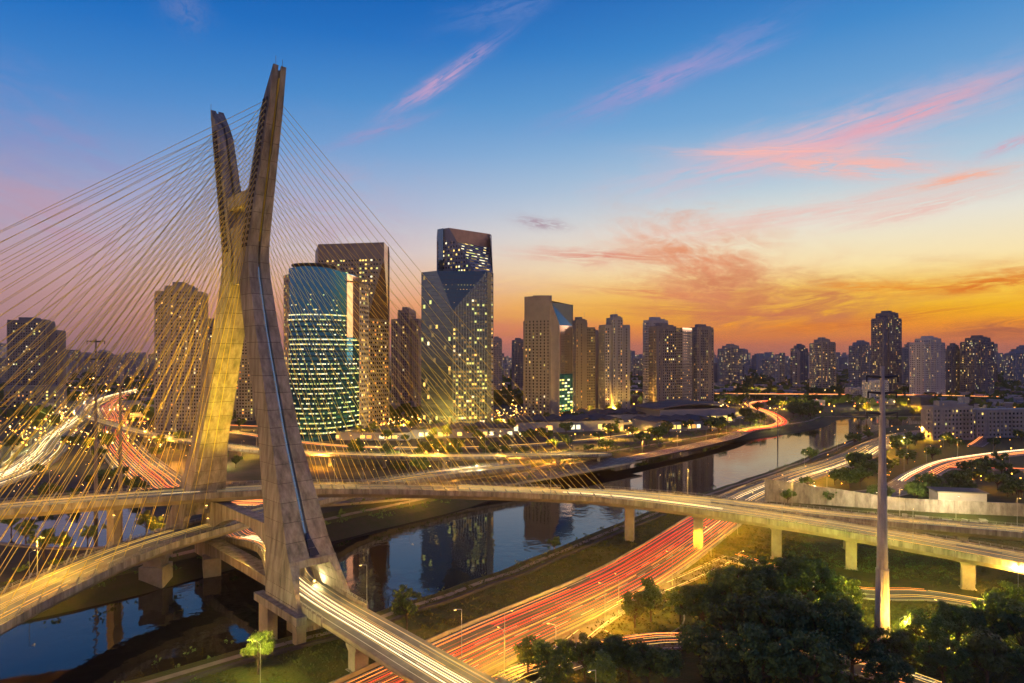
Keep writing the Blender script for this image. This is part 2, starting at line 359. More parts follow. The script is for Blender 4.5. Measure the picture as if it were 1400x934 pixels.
trail_obj('light_trails', [p for p in bk if p.y > 560], [-4.5,-3,-1.5,0,1.5,3,4.4], [T_RED, T_ORG, T_WHITE], [5,4,1], w=.45)
ov = road('overpass_road', [(200,1010,12), (330,985,12), (500,960,12), (640,930,12), (800,890,9)], 18, 4, barrier=True)
trail_obj('light_trails', ov, [-6,-3,0,3,6], [T_ORG, T_RED, T_YEL], [4,2,2], w=.5)
orr = road('side_road', [(120,300,GZ), (175,310,GZ), (221,356,GZ), (250,385,GZ), (280,408,GZ), (345,442,GZ), (450,480,GZ), (700,540,GZ)], 16, 4)
trail_obj('light_trails', [p for p in orr if p.x > 200], [-5,-3.5,-2,0,2,3.5,5], [T_ORG, T_YEL, T_WHITE], [4,3,.6], w=.16)
s3 = road('side_road', [(250,378,GZ), (290,372,GZ), (340,352,GZ), (420,320,GZ)], 9, 2)
trail_obj('light_trails', s3, [-2,0,2], [T_ORG, T_RED], [2,2], w=.2)
s1p = [tuple(P(x, y, GZ)) for x, y in ((560,1010), (690,934), (746,913), (800,896), (880,879), (950,877), (1050,890), (1150,908), (1240,930), (1330,965))]
slip1 = road('slip_road', s1p, 8.5, 2, step=3)
trail_obj('light_trails', slip1, [-2.4,-1.2,.2,1.4,2.4], [T_ORG, T_WHITE, T_YEL, T_RED], [3,1,2,1], w=.09)
s2p = [tuple(P(x, y, GZ)) for x, y in ((1000,762), (1090,790), (1180,812), (1270,815), (1400,838), (1520,870))]
slip2 = road('slip_road', s2p, 8, 2, step=3)
trail_obj('light_trails', slip2, [-1.8,1.8], [T_YEL, T_ORG], [3,2], w=.08)
s4 = road('slip_road', [tuple(P(x, y, GZ)) for x, y in ((720,930), (780,880), (830,842), (880,815), (940,790), (1000,762))], 5, 1, step=3)
for nm, pts in (('service_road', [(-240,560,GZ), (-120,470,GZ), (0,470,GZ), (120,560,GZ), (260,720,GZ)]), ('service_road', [(-500,700,GZ), (-250,610,GZ), (-60,560,GZ), (60,590,GZ), (170,700,GZ), (230,900,GZ)]), ('service_road', [(330,470,GZ), (420,560,GZ), (560,620,GZ)]), ('service_road', [(-300,1100,GZ), (0,1000,GZ), (300,1080,GZ), (700,1300,GZ)])):
    q = road(nm, pts, 10, 2, kerb=False)
    trail_obj('light_trails', q, [-2.5,2.5], [T_YEL, T_ORG], [2,2], w=.3)
# traffic island with a kerb
isl = spline([tuple(P(x, y, GZ)) for x, y in ((822,860), (850,838), (885,822), (925,826), (935,850), (910,868), (850,872), (822,860))], 2)
m = MB(); bar(m, isl, 0, .35, 0, .2); m.build('island_kerb', CONC, kind='structure')

# ------------------------------------------------------------ the cable-stayed bridge
UX, UY = .69, -.72; VX, VY = .72, .69                  # u points from the far leg to the near leg, v across
def T(t, v, z): return Vector((-42.5 - UX*t + VX*v, 150 - UY*t + VY*v, z))
def interp(tab, z):
    if z <= tab[0][0]: return tab[0][1:]
    for a, b in zip(tab, tab[1:]):
        if z <= b[0]:
            k = (z-a[0])/(b[0]-a[0]); return tuple(p+(q-p)*k for p, q in zip(a[1:], b[1:]))
    return tab[-1][1:]
#        z    t_outer  width  depth
NEAR = [(3,-4.2,15.4,20), (12,0,13.4,17), (24.3,8.6,10.9,11.4), (47.6,20.2,7.5,8), (75,31.3,6.3,7.4), (90,36.2,5.8,7.2), (95,36.8,5.6,7.0), (100,35.8,5.3,6.8), (141,23.4,3.4,5.0)]
FAR  = [(3,101,15.4,-20), (12,96,13.4,-16), (24.3,87,11,-11.4), (33,81.5,9.5,-9.5), (43,77,8,-8), (75,61.5,6.4,-7.4), (90,56,5.8,-7.2), (95,55.4,5.6,-7.0), (100,56.5,5.3,-6.8), (141,67.6,3.8,-5.0)]
bridge = thing('cable_stayed_bridge', 'concrete cable-stayed bridge with tall crossed tower, curved decks and yellow stay cables over the river', 'bridge')
def section(tab, z, inset=0.0, slot=True, zt=None):
    s, a, b = interp(tab, z); sg = 1 if b > 0 else -1; b = abs(b)
    a2 = a/2-inset; o = s+sg*inset; n = s+sg*(b-inset); ws = max(.34, a*.065)+inset; ds = min(1.1, b*.16)
    dsn = .05 if z < 96 else 1.2
    pts = [(-a2, o), (-ws, o), (-ws, o+sg*ds), (ws, o+sg*ds), (ws, o), (a2, o), (a2, n), (ws*1.1, n), (ws*1.1, n-sg*dsn), (-ws*1.1, n-sg*dsn), (-ws*1.1, n), (-a2, n)]
    out = []
    for v, t in pts:
        zz = z if zt is None else zt(t, o, n); out.append(T(t, v, zz))
    return out if sg > 0 else out[::-1]
LIFT = 4.3
def leg(tab, label, portal_top):
    core = MB(); zs = [portal_top+.5] + [z for z in range(int(portal_top)+4, 128, 4)] + [129]
    core.loft([section(tab, z, .16) for z in zs]); L = core.build('tower_leg', DARKC, bridge); L['label'] = label
    z = portal_top
    while z < 140.8:
        z2 = z+LIFT; m = MB()
        if z2 > 134.5:
            zt = lambda t, o, n: 142.0 - 6.0*abs(t-o)/max(.1, abs(n-o))
            m.loft([section(tab, z), section(tab, 139.5, zt=zt)]); m.build('concrete_lift', CONC, L); break
        ks = [z+.07, (z+z2)/2, z2-.07] if z < 30 or 85 < z < 104 else [z+.07, z2-.07]
        m.loft([section(tab, k) for k in ks]); m.build('concrete_lift', CONC, L); z = z2
    return L
near_leg = leg(NEAR, 'near tower leg with blue light strip down its outer groove', 20.2)
far_leg = leg(FAR, 'far tower leg lit yellow by floodlights', 20.2)
def portal(tab, parent, zb=9.3, ztop=20.2):
    n = 4; hs = [zb + (ztop-zb)*k/n for k in range(n+1)]
    for k in range(n):
        for sd in (-1, 1):
            m = MB(); rings = []
            for z in (hs[k]+(.06 if k else 0), hs[k+1]-.06):
                s, a, b = interp(tab, z); sg = 1 if b > 0 else -1; b = abs(b)
                vo = sd*a/2; vi = sd*(5.9 if z < 13 else max(3.6, 5.9-(z-13)*.32)); ts = [s, s+sg*b]
                q = [T(ts[0], vo, z), T(ts[0], vi, z), T(ts[1], vi, z), T(ts[1], vo, z)]
                rings.append(q if sd*sg < 0 else q[::-1])
            m.loft(rings); m.build('portal_jamb', CONC, parent)
portal(NEAR, near_leg); portal(FAR, far_leg)
# lintel soffit slab over each portal
for tab, par in ((NEAR, near_leg), (FAR, far_leg)):
    m = MB(); s, a, b = interp(tab, 20.4); s2 = s+b
    lo, hi = min(s, s2), max(s, s2)
    m.hexa([T(lo-.3,-a/2-.15,19.2), T(lo-.3,a/2+.15,19.2), T(hi,a/2+.15,19.2), T(hi,-a/2-.15,19.2), T(lo,-a/2,20.9), T(lo,a/2,20.9), T(hi,a/2,20.9), T(hi,-a/2,20.9)][::1]); m.build('portal_lintel', CONC, par)
# blue strip in the groove of the near leg, glass panel at its foot
m = MB()
for k in range(26):
    z0, z1 = 26+k*2.55, 26+k*2.55+2.35
    (s0,a0,_), (s1_,a1,_) = interp(NEAR, z0), interp(NEAR, z1)
    m.hexa([T(s0+.55,-.17,z0), T(s0+.55,.17,z0), T(s0+.75,.17,z0), T(s0+.75,-.17,z0), T(s1_+.55,-.15,z1), T(s1_+.55,.15,z1), T(s1_+.75,.15,z1), T(s1_+.75,-.15,z1)])
m.build('light_strip', BLUEL, near_leg, kind='stuff')
for k, (a, b, w0, w1) in enumerate(((21.2,22.8,1.9,1.45), (22.9,24.5,1.4,.95), (24.6,26,.9,.5))):
    for sd in (0, 1):
        m = MB(); s0, s1_ = interp(NEAR, a)[0], interp(NEAR, b)[0]
        v0, v1, v2, v3 = ((-w0*.3, -.03, -.03, -w1*.3) if sd == 0 else (.03, w0, w1, .03))
        m.hexa([T(s0-.06,v0,a), T(s0-.06,v1,a), T(s0+.2,v1,a), T(s0+.2,v0,a), T(s1_-.06,v3,b), T(s1_-.06,v2,b), T(s1_+.2,v2,b), T(s1_+.2,v3,b)])
        m.build('glass_panel', GLASS, near_leg)
# gilded cable duct in the upper groove
m = MB(); s0, s1_ = interp(NEAR, 99)[0], interp(NEAR, 139)[0]
m.tube(T(s0+.6,.1,99), T(s1_+.6,.1,139), .22); m.build('groove_pipe', SHEATH, near_leg)
# crossing block and beams between the arms
m = MB()
def beam(m, z0, z1, hw, grow=0.0, t0=None, t1=None):
    r = []
    for z in (z0, z1):
        a = (interp(NEAR, z)[0]+interp(NEAR, z)[2]-.6) if t0 is None else t0; b = (interp(FAR, z)[0]+interp(FAR, z)[2]+.6) if t1 is None else t1
        r.append((T(a,-hw,z), T(a,hw,z), T(b,hw,z), T(b,-hw,z)))
    m.loft([x[::-1] for x in r][::1])
beam(m, 88, 104, 2.3); m.build('crossing_block', CONC, bridge)
m = MB(); beam(m, 109.5, 113, 2.2); m.build('cross_beam', CONC, bridge)
m = MB(); beam(m, 104, 106, 1.2); m.build('cross_beam', CONC, bridge)
def arch(name, t0, t1, zt, zl, zf, rise_w, v0, v1):
    """haunched beam between the legs: flat top zt, soffit arching from zl at the ends up to zf"""
    prof = []
    n = 10
    for k in range(n+1): q = k/n; prof.append((t0+rise_w*q, zl+(zf-zl)*math.sin(q*math.pi/2)))
    for k in range(n+1): q = 1-k/n; prof.append((t1-rise_w*q, zl+(zf-zl)*math.sin(q*math.pi/2)))
    m = MB()
    for a, b in zip(prof, prof[1:]):
        m.hexa([T(a[0],v0,a[1]), T(b[0],v0,b[1]), T(b[0],v1,b[1]), T(a[0],v1,a[1]), T(a[0],v0,zt), T(b[0],v0,zt), T(b[0],v1,zt), T(a[0],v1,zt)][::1])
    m.build(name, CONC, bridge)
arch('arched_tie_beam', 8, 90, 9.4, -1.5, 6.8, 24, 1.0, 6.0)
arch('arched_tie_beam', 20, 84, 23.3, 9.0, 20.6, 30, 1.2, 4.8)
# ledge round the foot of the near leg and its piers
for tab in (NEAR, FAR):
    s, a, b = interp(tab, 10); lo, hi = min(s, s+b)-2.0, max(s, s+b)+3; m = MB()
    m.hexa([T(lo,-8.4,9.6), T(lo,-6.0,9.6), T(hi,-6.0,9.6), T(hi,-8.4,9.6), T(lo,-8.4,11.4), T(lo,-6.0,11.4), T(hi,-6.0,11.4), T(hi,-8.4,11.4)][::1]); m.build('foot_ledge', CONC, bridge)
    m = MB(); m.hexa([T(hi-7,-8,-2), T(hi-7,-5.6,-2), T(hi-2,-5.6,-2), T(hi-2,-8,-2), T(hi-7,-8,9.6), T(hi-7,-5.6,9.6), T(hi-2,-5.6,9.6), T(hi-2,-8,9.6)]); m.build('pier', CONC_D, bridge)

def deck(name, pts, d0, d1, parent, label=None, near_rng=((0,1),), far_rng=((0,1),), panels='near', girder=2.4, tl=None, step=4.2):
    path = spline(pts, step); w = d1-d0; c = (d0+d1)/2
    g = MB(); A = offs(path, d0), offs(path, d1), offs(path, d1-1.6), offs(path, d0+1.6), 
    rings = []
    for i in range(len(path)):
        a, b, b2, a2 = (x[i] for x in A); e = Vector((0,0,1))
        rings.append((a-e*.05, a-e*.75, a2-e*girder, b2-e*girder, b-e*.75, b-e*.05))
    g.loft(rings); G = g.build(name, CONC_D, parent)
    if label: G['label'] = label
    m = MB(); strip(m, path, d0+.45, d1-.45, .0, 0)
    for e in (d0+1.4, d1-1.4): strip(m, path, e-.08, e+.08, .015, 1)
    for l in (1, 2):
        dd = d0+1.4+(w-2.8)*l/3
        for i in range(0, len(path)-1, 2): strip(m, path[i:i+2], dd-.07, dd+.07, .015, 1)
    m.build('road_surface', [DECKR, PAINT], G)
    rail = MB(); far = MB()
    for d, rngs, side in ((d0, near_rng, -1), (d1, far_rng, 1)):
        for r in rngs:
            seg = sub(path, *r)
            if (side < 0 and panels in ('near', 'both')) or (side > 0 and panels in ('far', 'both')):
                lo0, hi0 = offs(seg, d-.22*1, -1.1), offs(seg, d+.22, -1.1)
                for i in range(len(seg)-1):
                    x = MB(); q = []
                    for z in (-.95, .78):
                        for (j, o) in ((i, lo0), (i+1, lo0), (i+1, hi0), (i, hi0)):
                            p = o[j].copy(); p.z = seg[j].z+z; q.append(p)
                    tv = (q[1]-q[0])*.012
                    q[0] += tv; q[1] -= tv; q[2] -= tv; q[3] += tv; q[4] += tv; q[5] -= tv; q[6] -= tv; q[7] += tv
                    x.hexa(q); x.build('parapet_panel', CONC, G)
            else: bar(far, seg, d, .4, -.7, .78)
            for h in (1.15, 1.45): bar(rail, seg, d, .07, h, h+.07)
            o = offs(seg, d)
            for i in range(0, len(o)):
                rail.box((o[i].x, o[i].y, o[i].z+1.12), (.13,.13,.72))
                if i+1 < len(o):
                    q = (o[i]+o[i+1])/2; rail.box((q.x, q.y, q.z+1.12), (.1,.1,.7))
    if far.v: far.build('parapet', CONC, G)
    rail.build('railing', STEEL, G, kind='stuff')
    return path, G
U_pts = [(-300,98,21), (-258,120,22.5), (-200,148,24.5), (-138,178,26), (-102.7,192.5,26.5), (-77.3,204,26), (-61,211,25), (-34.6,220.5,22.8), (0,226,20.6), (30,225,19.3), (57.2,214,18.3), (79,203.5,17.2), (98,193.5,16), (132,169.5,14), (165,140,12), (205,100,9)]
U, Ug = deck('deck', U_pts, 0, 13, bridge, 'long curved upper deck crossing the river', far_rng=((0,.61), (.69,1)))
B_pts = [(-60,5,12), (-84,55,13), (-96,92,13.4), (-102,131,13.8), (-100,170,14.4), (-94,191,14.8), (-84.5,210,15), (-77,229,14.6), (-70.5,252,13), (-60,280,11.6), (-30,318,10.4), (10,350,9.4)]
B, Bg = deck('deck', B_pts, 0, 14, bridge, 'lower deck sweeping in over the dark water, lit yellow', near_rng=((0,1),))
A_pts = [tuple(T(112,20,6)), tuple(T(96,17,7)), tuple(T(82,14,8.4)), tuple(T(70,13,10.2)), tuple(T(58,12.8,11.4)), tuple(T(46,10.5,12)), tuple(T(34,6.5,12)), tuple(T(20,2,12)), (-42.5,150,12), (-26,132.5,11.6), (-9,115,11), (20,86,10), (60,46,8.4), (105,5,7)]
A, Ag = deck('deck', A_pts, -5.5, 5.5, bridge, 'lower deck passing through the opening in the near tower leg', near_rng=((0,.36), (.49,1)), far_rng=((0,.36), (.49,1)), panels='both')
viaduct = thing('ramp_viaduct', 'long concrete ramp viaduct splitting off the upper bridge deck behind the tall steel pole', 'viaduct')
V_pts = [(20,233,19.3), (37,231,19.0), (60,225,18.2), (80,219.5,17.2), (100,216,15.6), (122,213,14), (161,207,12), (220,198,9.5), (300,185,8)]
V, Vg = deck('deck', V_pts, 0, 10, viaduct, near_rng=((.2,1),), far_rng=((0.05,1),))
trail_obj('light_trails', [p for p in U if p.x > -20], [2,2.8,3.8,4.8,6,7,8.2,9.3,10.2,11], [T_YEL, T_SOFT, T_WHITE], [3,4,.6], w=.08, z=.5, lo=.1, hi=.6)
trail_obj('light_trails', [p for p in U if p.x < -90], [2.5,4,6.5,8,10,11], [T_YEL, T_SOFT, T_WHITE], [3,4,.6], w=.08, z=.5, lo=.1, hi=.6)
trail_obj('light_trails', [p for p in U if -92 < p.x < -18], [3,5,8,10.5], [T_SOFT], [1], w=.06, z=.4, lo=.1, hi=.3)
trail_obj('light_trails', V, [2,3,4,5,6.2,7.2,8.2], [T_YEL, T_SOFT, T_WHITE], [3,4,.6], w=.09, z=.5, lo=.1, hi=.6)
trail_obj('light_trails', B, [2.5,6,8.5,11], [em('dim_trail', (1,.62,.15), .9)], [1], w=.10, z=.4, lo=.08, hi=.25)
Aseg = [p for p in A if p.y < 215]
trail_obj('light_trails', Aseg, [-2.9,-1.2,.6,3.1], [T_WHITE], [1], w=.10, z=.5, lo=1, hi=1.1)
trail_obj('light_trails', Aseg, [-3.3,-2.3,-1.7,-.6,.2,1.2,2.4,3.7], [T_SOFT, T_YEL], [2,1], w=.06, z=.4, lo=.2, hi=.6)
trail_obj('light_trails', [p for p in A if 175 < p.y < 235], [-4,-2.5,-1,1,2.5,4], [T_ORG, T_YEL], [2,2], w=.1, z=.5)
def pier(par, x, y, zt, zb, w=2.4, d=1.8, rz=0.0, capw=1.5):
    m = MB(); m.box((x, y, (zb+zt-1.6)/2), (w, d, zt-1.6-zb), rz)
    co, si = math.cos(rz), math.sin(rz)
    def r(z, a, b): return [(x+i*co-j*si, y+i*si+j*co, z) for i, j in ((-a,-b),(a,-b),(a,b),(-a,b))]
    m.loft([r(zt-1.6, w/2, d/2), r(zt-.5, w/2*capw, d/2*1.15), r(zt+.02, w/2*capw, d/2*1.15)][::1])
    m.box((x, y, zb+.3), (w*1.25, d*1.3, .6), rz); return m.build('pier', CONC_D, par)
def deck_z(path, x, y): return min(path, key=lambda p: (p.x-x)**2+(p.y-y)**2).z
for x, y in ((-240,138), (-190,162), (-150,181), (-118,195), (41,229.5), (62,219), (84,209), (102.5,199), (126,182), (150,161)): pier(bridge, x, y, deck_z(U, x, y)-2.35, 3.6 if x != 41 else 1.5, 3, 2.2, -.4)
for x, y in ((-92,62),): pier(bridge, x, y, deck_z(B, x, y)-2.35, -2, 4, 2.4, 0)
m = MB(); m.box((-106,196,3.2), (7,6,6)); m.box((-106,196,7.4), (5.4,4.2,2.4)); m.box((-106,196,9.9), (7.6,4.6,2.6)); m.build('pier', CONC_D, bridge)
m = MB(); m.box((-94,206,2.6), (5,6,6), .5); m.build('pier', CONC_D, bridge)
for x, y in ((-31,135), (-9,113), (16,88)): pier(bridge, x-.5, y, deck_z(A, x, y)-2.3, 3.5, 2.6, 3.2, -.8)
m = MB(); m.hexa([T(-.6,-6.6,8.0), T(-.6,6.6,8.0), T(18,6.6,8.0), T(18,-6.6,8.0), T(-.6,-6.9,9.5), T(-.6,6.9,9.5), T(18,6.9,9.5), T(18,-6.9,9.5)][::1]); m.build('footing_slab', CONC_D, bridge)
pier(bridge, -47.5, 147, 8.2, -1, 2.2, 2.2, -.8, 1.0); pier(bridge, -53, 163, 8.2, -2, 6, 3, -.8, 1.0)
for x, y in ((112,219), (146,214), (190,207)): pier(viaduct, x, y, deck_z(V, x, y)-2.35, 3.6, 2.6, 2)

# stay cables
def at_frac(path, d, f):
    n = len(path)-1; o = offs(path, d); i = min(n-1, int(f*n)); k = f*n-i; return o[i].lerp(o[i+1], k)
def frac_at(path, fn):
    i = min(range(len(path)), key=lambda j: fn(path[j])); return i/(len(path)-1)
anch = MB()
cab_n = 0
def fan(tab, side, path, d, f0, f1, n=24, ztop=134, zlow=98, jv=0.0):
    global cab_n
    for k in range(n):
        q = k/(n-1); z = ztop-(ztop-zlow)*q; s, a, b = interp(tab, z); tt = s+b*(.5+jv)
        p0 = T(tt, side*(a/2-.1), z); p1 = at_frac(path, d, f0+(f1-f0)*(q**.92)); p1.z += .4
        m = MB(); mid = (p0+p1)/2; L = (p1-p0).length; mid.z -= L*.006
        m.tube(p0, mid, .065, n=4, caps=False); m.tube(mid, p1, .065, n=4, caps=False)
        m.build('stay_cable', SHEATH, bridge); dn = (p1-p0).normalized()
        anch.tube(p1, p1-dn*2.2, .2, n=6); e = T(tt, side*(a/2+.02), z); anch.box((e.x, e.y, e.z), (.9,.5,.9), math.atan2(VY,VX)+math.pi/2, 1)
fx = lambda x0: (lambda p: abs(p.x-x0))
fU = lambda x0: frac_at(U, fx(x0)); fB = lambda y0: frac_at(B, lambda p: abs(p.y-y0) + (1000 if p.y > 260 else 0))
fan(NEAR, 1, U, .3, fU(33), fU(-60), jv=-.15); fan(FAR, 1, U, 12.6, fU(31), fU(-62), jv=.1)
fan(FAR, -1, U, 12.6, fU(-255), fU(-112), jv=.1); fan(NEAR, -1, U, .3, fU(-245), fU(-108), jv=.15)
fan(NEAR, -1, B, .3, fB(62), fB(196), jv=-.2); fan(FAR, -1, B, 13.6, fB(60), fB(200), jv=-.2)
anch.build('cable_anchorage', [STEEL, DARKC], bridge, kind='stuff')
m = MB()
for tab, t_, v_ in ((NEAR, 23.5, -1.2), (NEAR, 24.5, 1), (FAR, 68, -1.5)): p = T(t_, v_, 139); m.tube(p, p+Vector((0,0,5)), .06)
m.build('lightning_rod', STEEL, bridge, kind='stuff')

# ------------------------------------------------------------ lamps
def lamp_proto(h, arm, mt):
    me = {}
    a = MB(); a.tube((0,0,0), (0,0,h), .11, .06); me['pole'] = a.mesh('pole', STEEL)
    a = MB(); a.tube((0,0,h), (arm,0,h+.45), .07, .06); a.box((arm,0,h+.4), (.6,.24,.12)); me['arm'] = a.mesh('arm', STEEL)
    a = MB(); a.box((arm,0,h+.31), (.45,.2,.08)); me['lamp_head'] = a.mesh('lamp_head', mt)
    return me
LP = {k: lamp_proto(*v) for k, v in {'n': (9,1.6,LAMPY), 'w': (9,1.6,LAMPW), 'f': (10,2.0,LAMPY)}.items()}
ldat = {}
def street_lamp(x, y, z, kind, rz, power, col, label, group=None, omni=False):
    o = thing('street_lamp', label, 'street lamp', group, (x, y, z), rz)
    for n_, me in LP[kind].items(): link(n_, me, o)
    if power:
        key = (power, col, omni)
        if key not in ldat:
            d = bpy.data.lights.new('lamp_light', 'POINT' if omni else 'SPOT'); d.energy = power
            if not omni: d.spot_size = math.radians(156); d.spot_blend = .35
            d.color = col; d.shadow_soft_size = .16; ldat[key] = d
        l = bpy.data.objects.new('lamp_light', ldat[key]); COL.objects.link(l); l.parent = o; l.location = (1.6, 0, 8.7); l.visible_glossy = False
    return o
SOD = (1,.52,.06); ORA = (1,.38,.04); PAL = (1,.80,.42)
def along(path, d, gap, start, cond=lambda p: True):
    out = []; acc = start; o = offs(path, d)
    for a, b in zip(o, o[1:]):
        acc += (b-a).length
        if acc > gap and cond(a): out.append((a, math.atan2(b.y-a.y, b.x-a.x))); acc = 0
    return out
for p, r in along(U, .2, 34, 20, lambda p: -300 < p.x < 160 and not -106 < p.x < -58): street_lamp(p.x, p.y, p.z+.7, 'n', r+1.57, 19000, (1,.50,.05), 'slim street lamp standing on the parapet of the upper bridge deck', 'lamps along the upper deck', omni=True)
for p, r in along(B, 13.8, 26, 10, lambda p: 20 < p.y < 176): street_lamp(p.x, p.y, p.z+.7, 'n', r-1.57, 32000, (1,.52,.05), 'street lamp on the far parapet of the yellow-lit lower deck', 'lamps along the lower deck', omni=True)
for p, r in along(A, 5.3, 30, 0, lambda p: p.y < 150): street_lamp(p.x, p.y, p.z+.7, 'n', r-1.57, 13000, (1,.52,.06), 'street lamp on the deck leaving the near tower leg', 'lamps by the near deck')
for p, r in along(V, 10, 32, 0, lambda p: p.x > 60): street_lamp(p.x, p.y, p.z+.7, 'n', r-1.57, 16000, (1,.54,.08), 'street lamp on the ramp viaduct in front of the pale wall', 'lamps along the ramp viaduct', omni=True)
for p, r in along(hw, -12.5, 30, 10, lambda p: 60 < p.y < 520 and not 275 < p.y < 300): street_lamp(p.x, p.y, GZ, 'n', r+1.57, 60000, (1,.42,.02), 'street lamp on the riverside expressway verge', 'lamps along the riverside expressway')
for pth_, d, c, g in ((wl, 12.5, PAL, 'white-streaked expressway'), (rl, -14.5, ORA, 'red-streaked expressway'), (bk, 7, ORA, 'far bank road'), (orr, 9.5, ORA, 'orange-lit road behind the trees')):
    for p, r in along(pth_, d, 42, 10, lambda p: p.y < 950 and p.y > 270): street_lamp(p.x, p.y, GZ, 'f', r-1.57, 14000 if pth_ is orr else 52000, c, 'street lamp beside the '+g, 'lamps beside the '+g)
for x, y, k, pw, c, lb in ((846,838,'n',16000,SOD,'lit street lamp glowing beside the round grass island'), (1392,830,'n',9000,SOD,'lit street lamp by the slip road under the viaduct end'), (1334,800,'n',7000,SOD,'lamp beside the pair of viaduct piers'), (1010,800,'n',7000,SOD,'lamp hidden behind the big dark trees'),
        (1128,838,'n',24000,(.8,.8,.10),'lamp shining through the leaves beside the steel pole'), (1290,880,'n',14000,(.8,.8,.10),'lamp lighting the low trees right of the steel pole'), (1230,905,'n',5000,SOD,'lamp at the edge of the lower slip road'), (760,915,'n',6000,ORA,'lamp behind the small dark trees by the slip road'), (690,895,'n',6000,ORA,'lamp at the foot of the expressway embankment'), (356,945,'n',3500,(.9,.8,.2),'lamp under the lone yellow-green tree by the water'),
        (1307,712,'w',9000,PAL,'bright lamp in front of the white hut by the wall'), (1110,690,'w',7000,PAL,'lamp in the yard behind the ramp viaduct'), (1205,706,'w',5000,PAL,'lamp at the middle of the yard wall'),
        (652,660,'w',12000,PAL,'bright lamp by the far bank above the river bend'), (560,690,'n',6000,SOD,'lamp under the upper deck on the far bank'), (40,800,'n',3000,ORA,'lamp beside the canal below the decks'), (230,740,'n',3500,ORA,'lamp under the left of the upper deck')):
    q = P(x, y, GZ); street_lamp(q.x, q.y, GZ, k, R.uniform(0,6), pw*3.4, c, lb, omni=True)
# lamps among the far blocks
k = 0
def on_land0(x, y):
    for line, sg in ((fb, 1), (nb, -1)):
        i = min(range(len(line)), key=lambda j: (line[j].x-x)**2+(line[j].y-y)**2)
        tt = line[min(i+1, len(line)-1)]-line[max(0, i-1)]
        if (tt.x*(y-line[i].y)-tt.y*(x-line[i].x))*sg > 0 and math.hypot(line[i].x-x, line[i].y-y) > 9: return True
    return False
for x, y in ((60,640), (150,560), (185,600), (235,640), (290,600), (330,590), (395,615), (440,600), (470,590), (500,585), (540,592), (560,584), (590,606), (630,598), (660,592), (690,590), (730,588), (770,580), (800,572), (840,566), (870,560), (905,556), (960,560), (1000,558), (1040,540), (1090,545), (1140,545), (1190,560), (1240,556), (1300,566), (1220,610), (1180,640), (1150,655), (1110,600), (1260,600), (1385,590), (1330,668), (20,560), (90,575), (110,545), (215,560), (30,610), (240,600), (260,570), (470,622), (520,612), (575,618), (625,628), (680,640), (735,632), (560,642), (830,600), (865,590), (905,600), (20,640), (170,640), (290,640), (330,625), (1040,585), (420,588), (455,578), (520,578), (610,590), (645,583), (1020,566), (1070,560), (1165,548), (1215,575), (1280,548), (1350,560), (1240,620), (1290,612), (1380,640), (1100,640), (1145,615), (985,548), (940,552), (500,640), (700,622), (760,618), (820,612), (600,640), (440,640)):
    q = P(x, y, GZ); c = R.choice((SOD, ORA, SOD, (1,.7,.25)))
    if not on_land0(q.x, q.y): continue
    street_lamp(q.x, q.y, GZ, 'f', R.uniform(0,6), (16000 if q.x > 100 else 60000) if q.y < 500 else 150000, c, 'small amber street lamp in the far city', 'amber street lamps in the far city', omni=(k % 3 == 0)); k += 1
def flood0(): pass
def flood(x, y, z, aim, power, col, label, ang=60):
    o = thing('floodlight', label, 'floodlight', None, (x, y, z)); m = MB(); m.box((0,0,.25), (.5,.4,.5)); m.build('housing', STEEL, o)
    d_ = (Vector(aim)-Vector((x,y,z))).normalized(); m = MB(); c = Vector((0,0,.3))+d_*.45; m.tube(c, c+d_*.08, .28, n=8); m.build('lens', LAMPY, o)
    d = bpy.data.lights.new('flood_light', 'SPOT'); d.energy = power; d.color = col; d.spot_size = math.radians(ang); d.spot_blend = .6; d.shadow_soft_size = .3
    l = bpy.data.objects.new('flood_light', d); COL.objects.link(l); l.parent = o; l.location = c+d_*.15; l.rotation_euler = d_.to_track_quat('-Z','Y').to_euler()
YEL = (1,.60,.03)
for (t_, v_, z_), (ta, va, za), pw, lb in (((50,-9,26.6), (66,0,68), 60000, 'floodlight at the left foot of the far tower leg shining up it'), ((50,9,26.4), (70,0,58), 60000, 'floodlight at the right foot of the far tower leg shining up it'),
        ((46,-10,24), (60,0,98), 150000, 'floodlight between the tower legs aimed at the crossing'), ((56,-30,26.4), (62,0,118), 330000, 'floodlight on the upper deck left of the tower aimed at the far arm')):
    p = T(t_, v_, z_); flood(p.x, p.y, p.z, T(ta, va, za), pw, YEL, lb, 60 if za < 90 else 34)
for t_, v_, pw, lb in ((60, 2, 20000, 'lamp slung under the upper deck between the tower legs'), (78, -4, 16000, 'lamp slung under the upper deck by the far tower leg'), (44, 12, 12000, 'lamp slung under the upper deck over the orange-lit road')):
    p = T(t_, v_, 22.4); flood(p.x, p.y, p.z, (p.x-4, p.y-3, 0), pw*4, (1,.5,.06), lb, 165)
p = T(14, 4.2, 12.1); flood(p.x, p.y, p.z, T(3, 5, 18), 5000, (1,.75,.3), 'floodlight inside the opening of the near tower leg', 150)

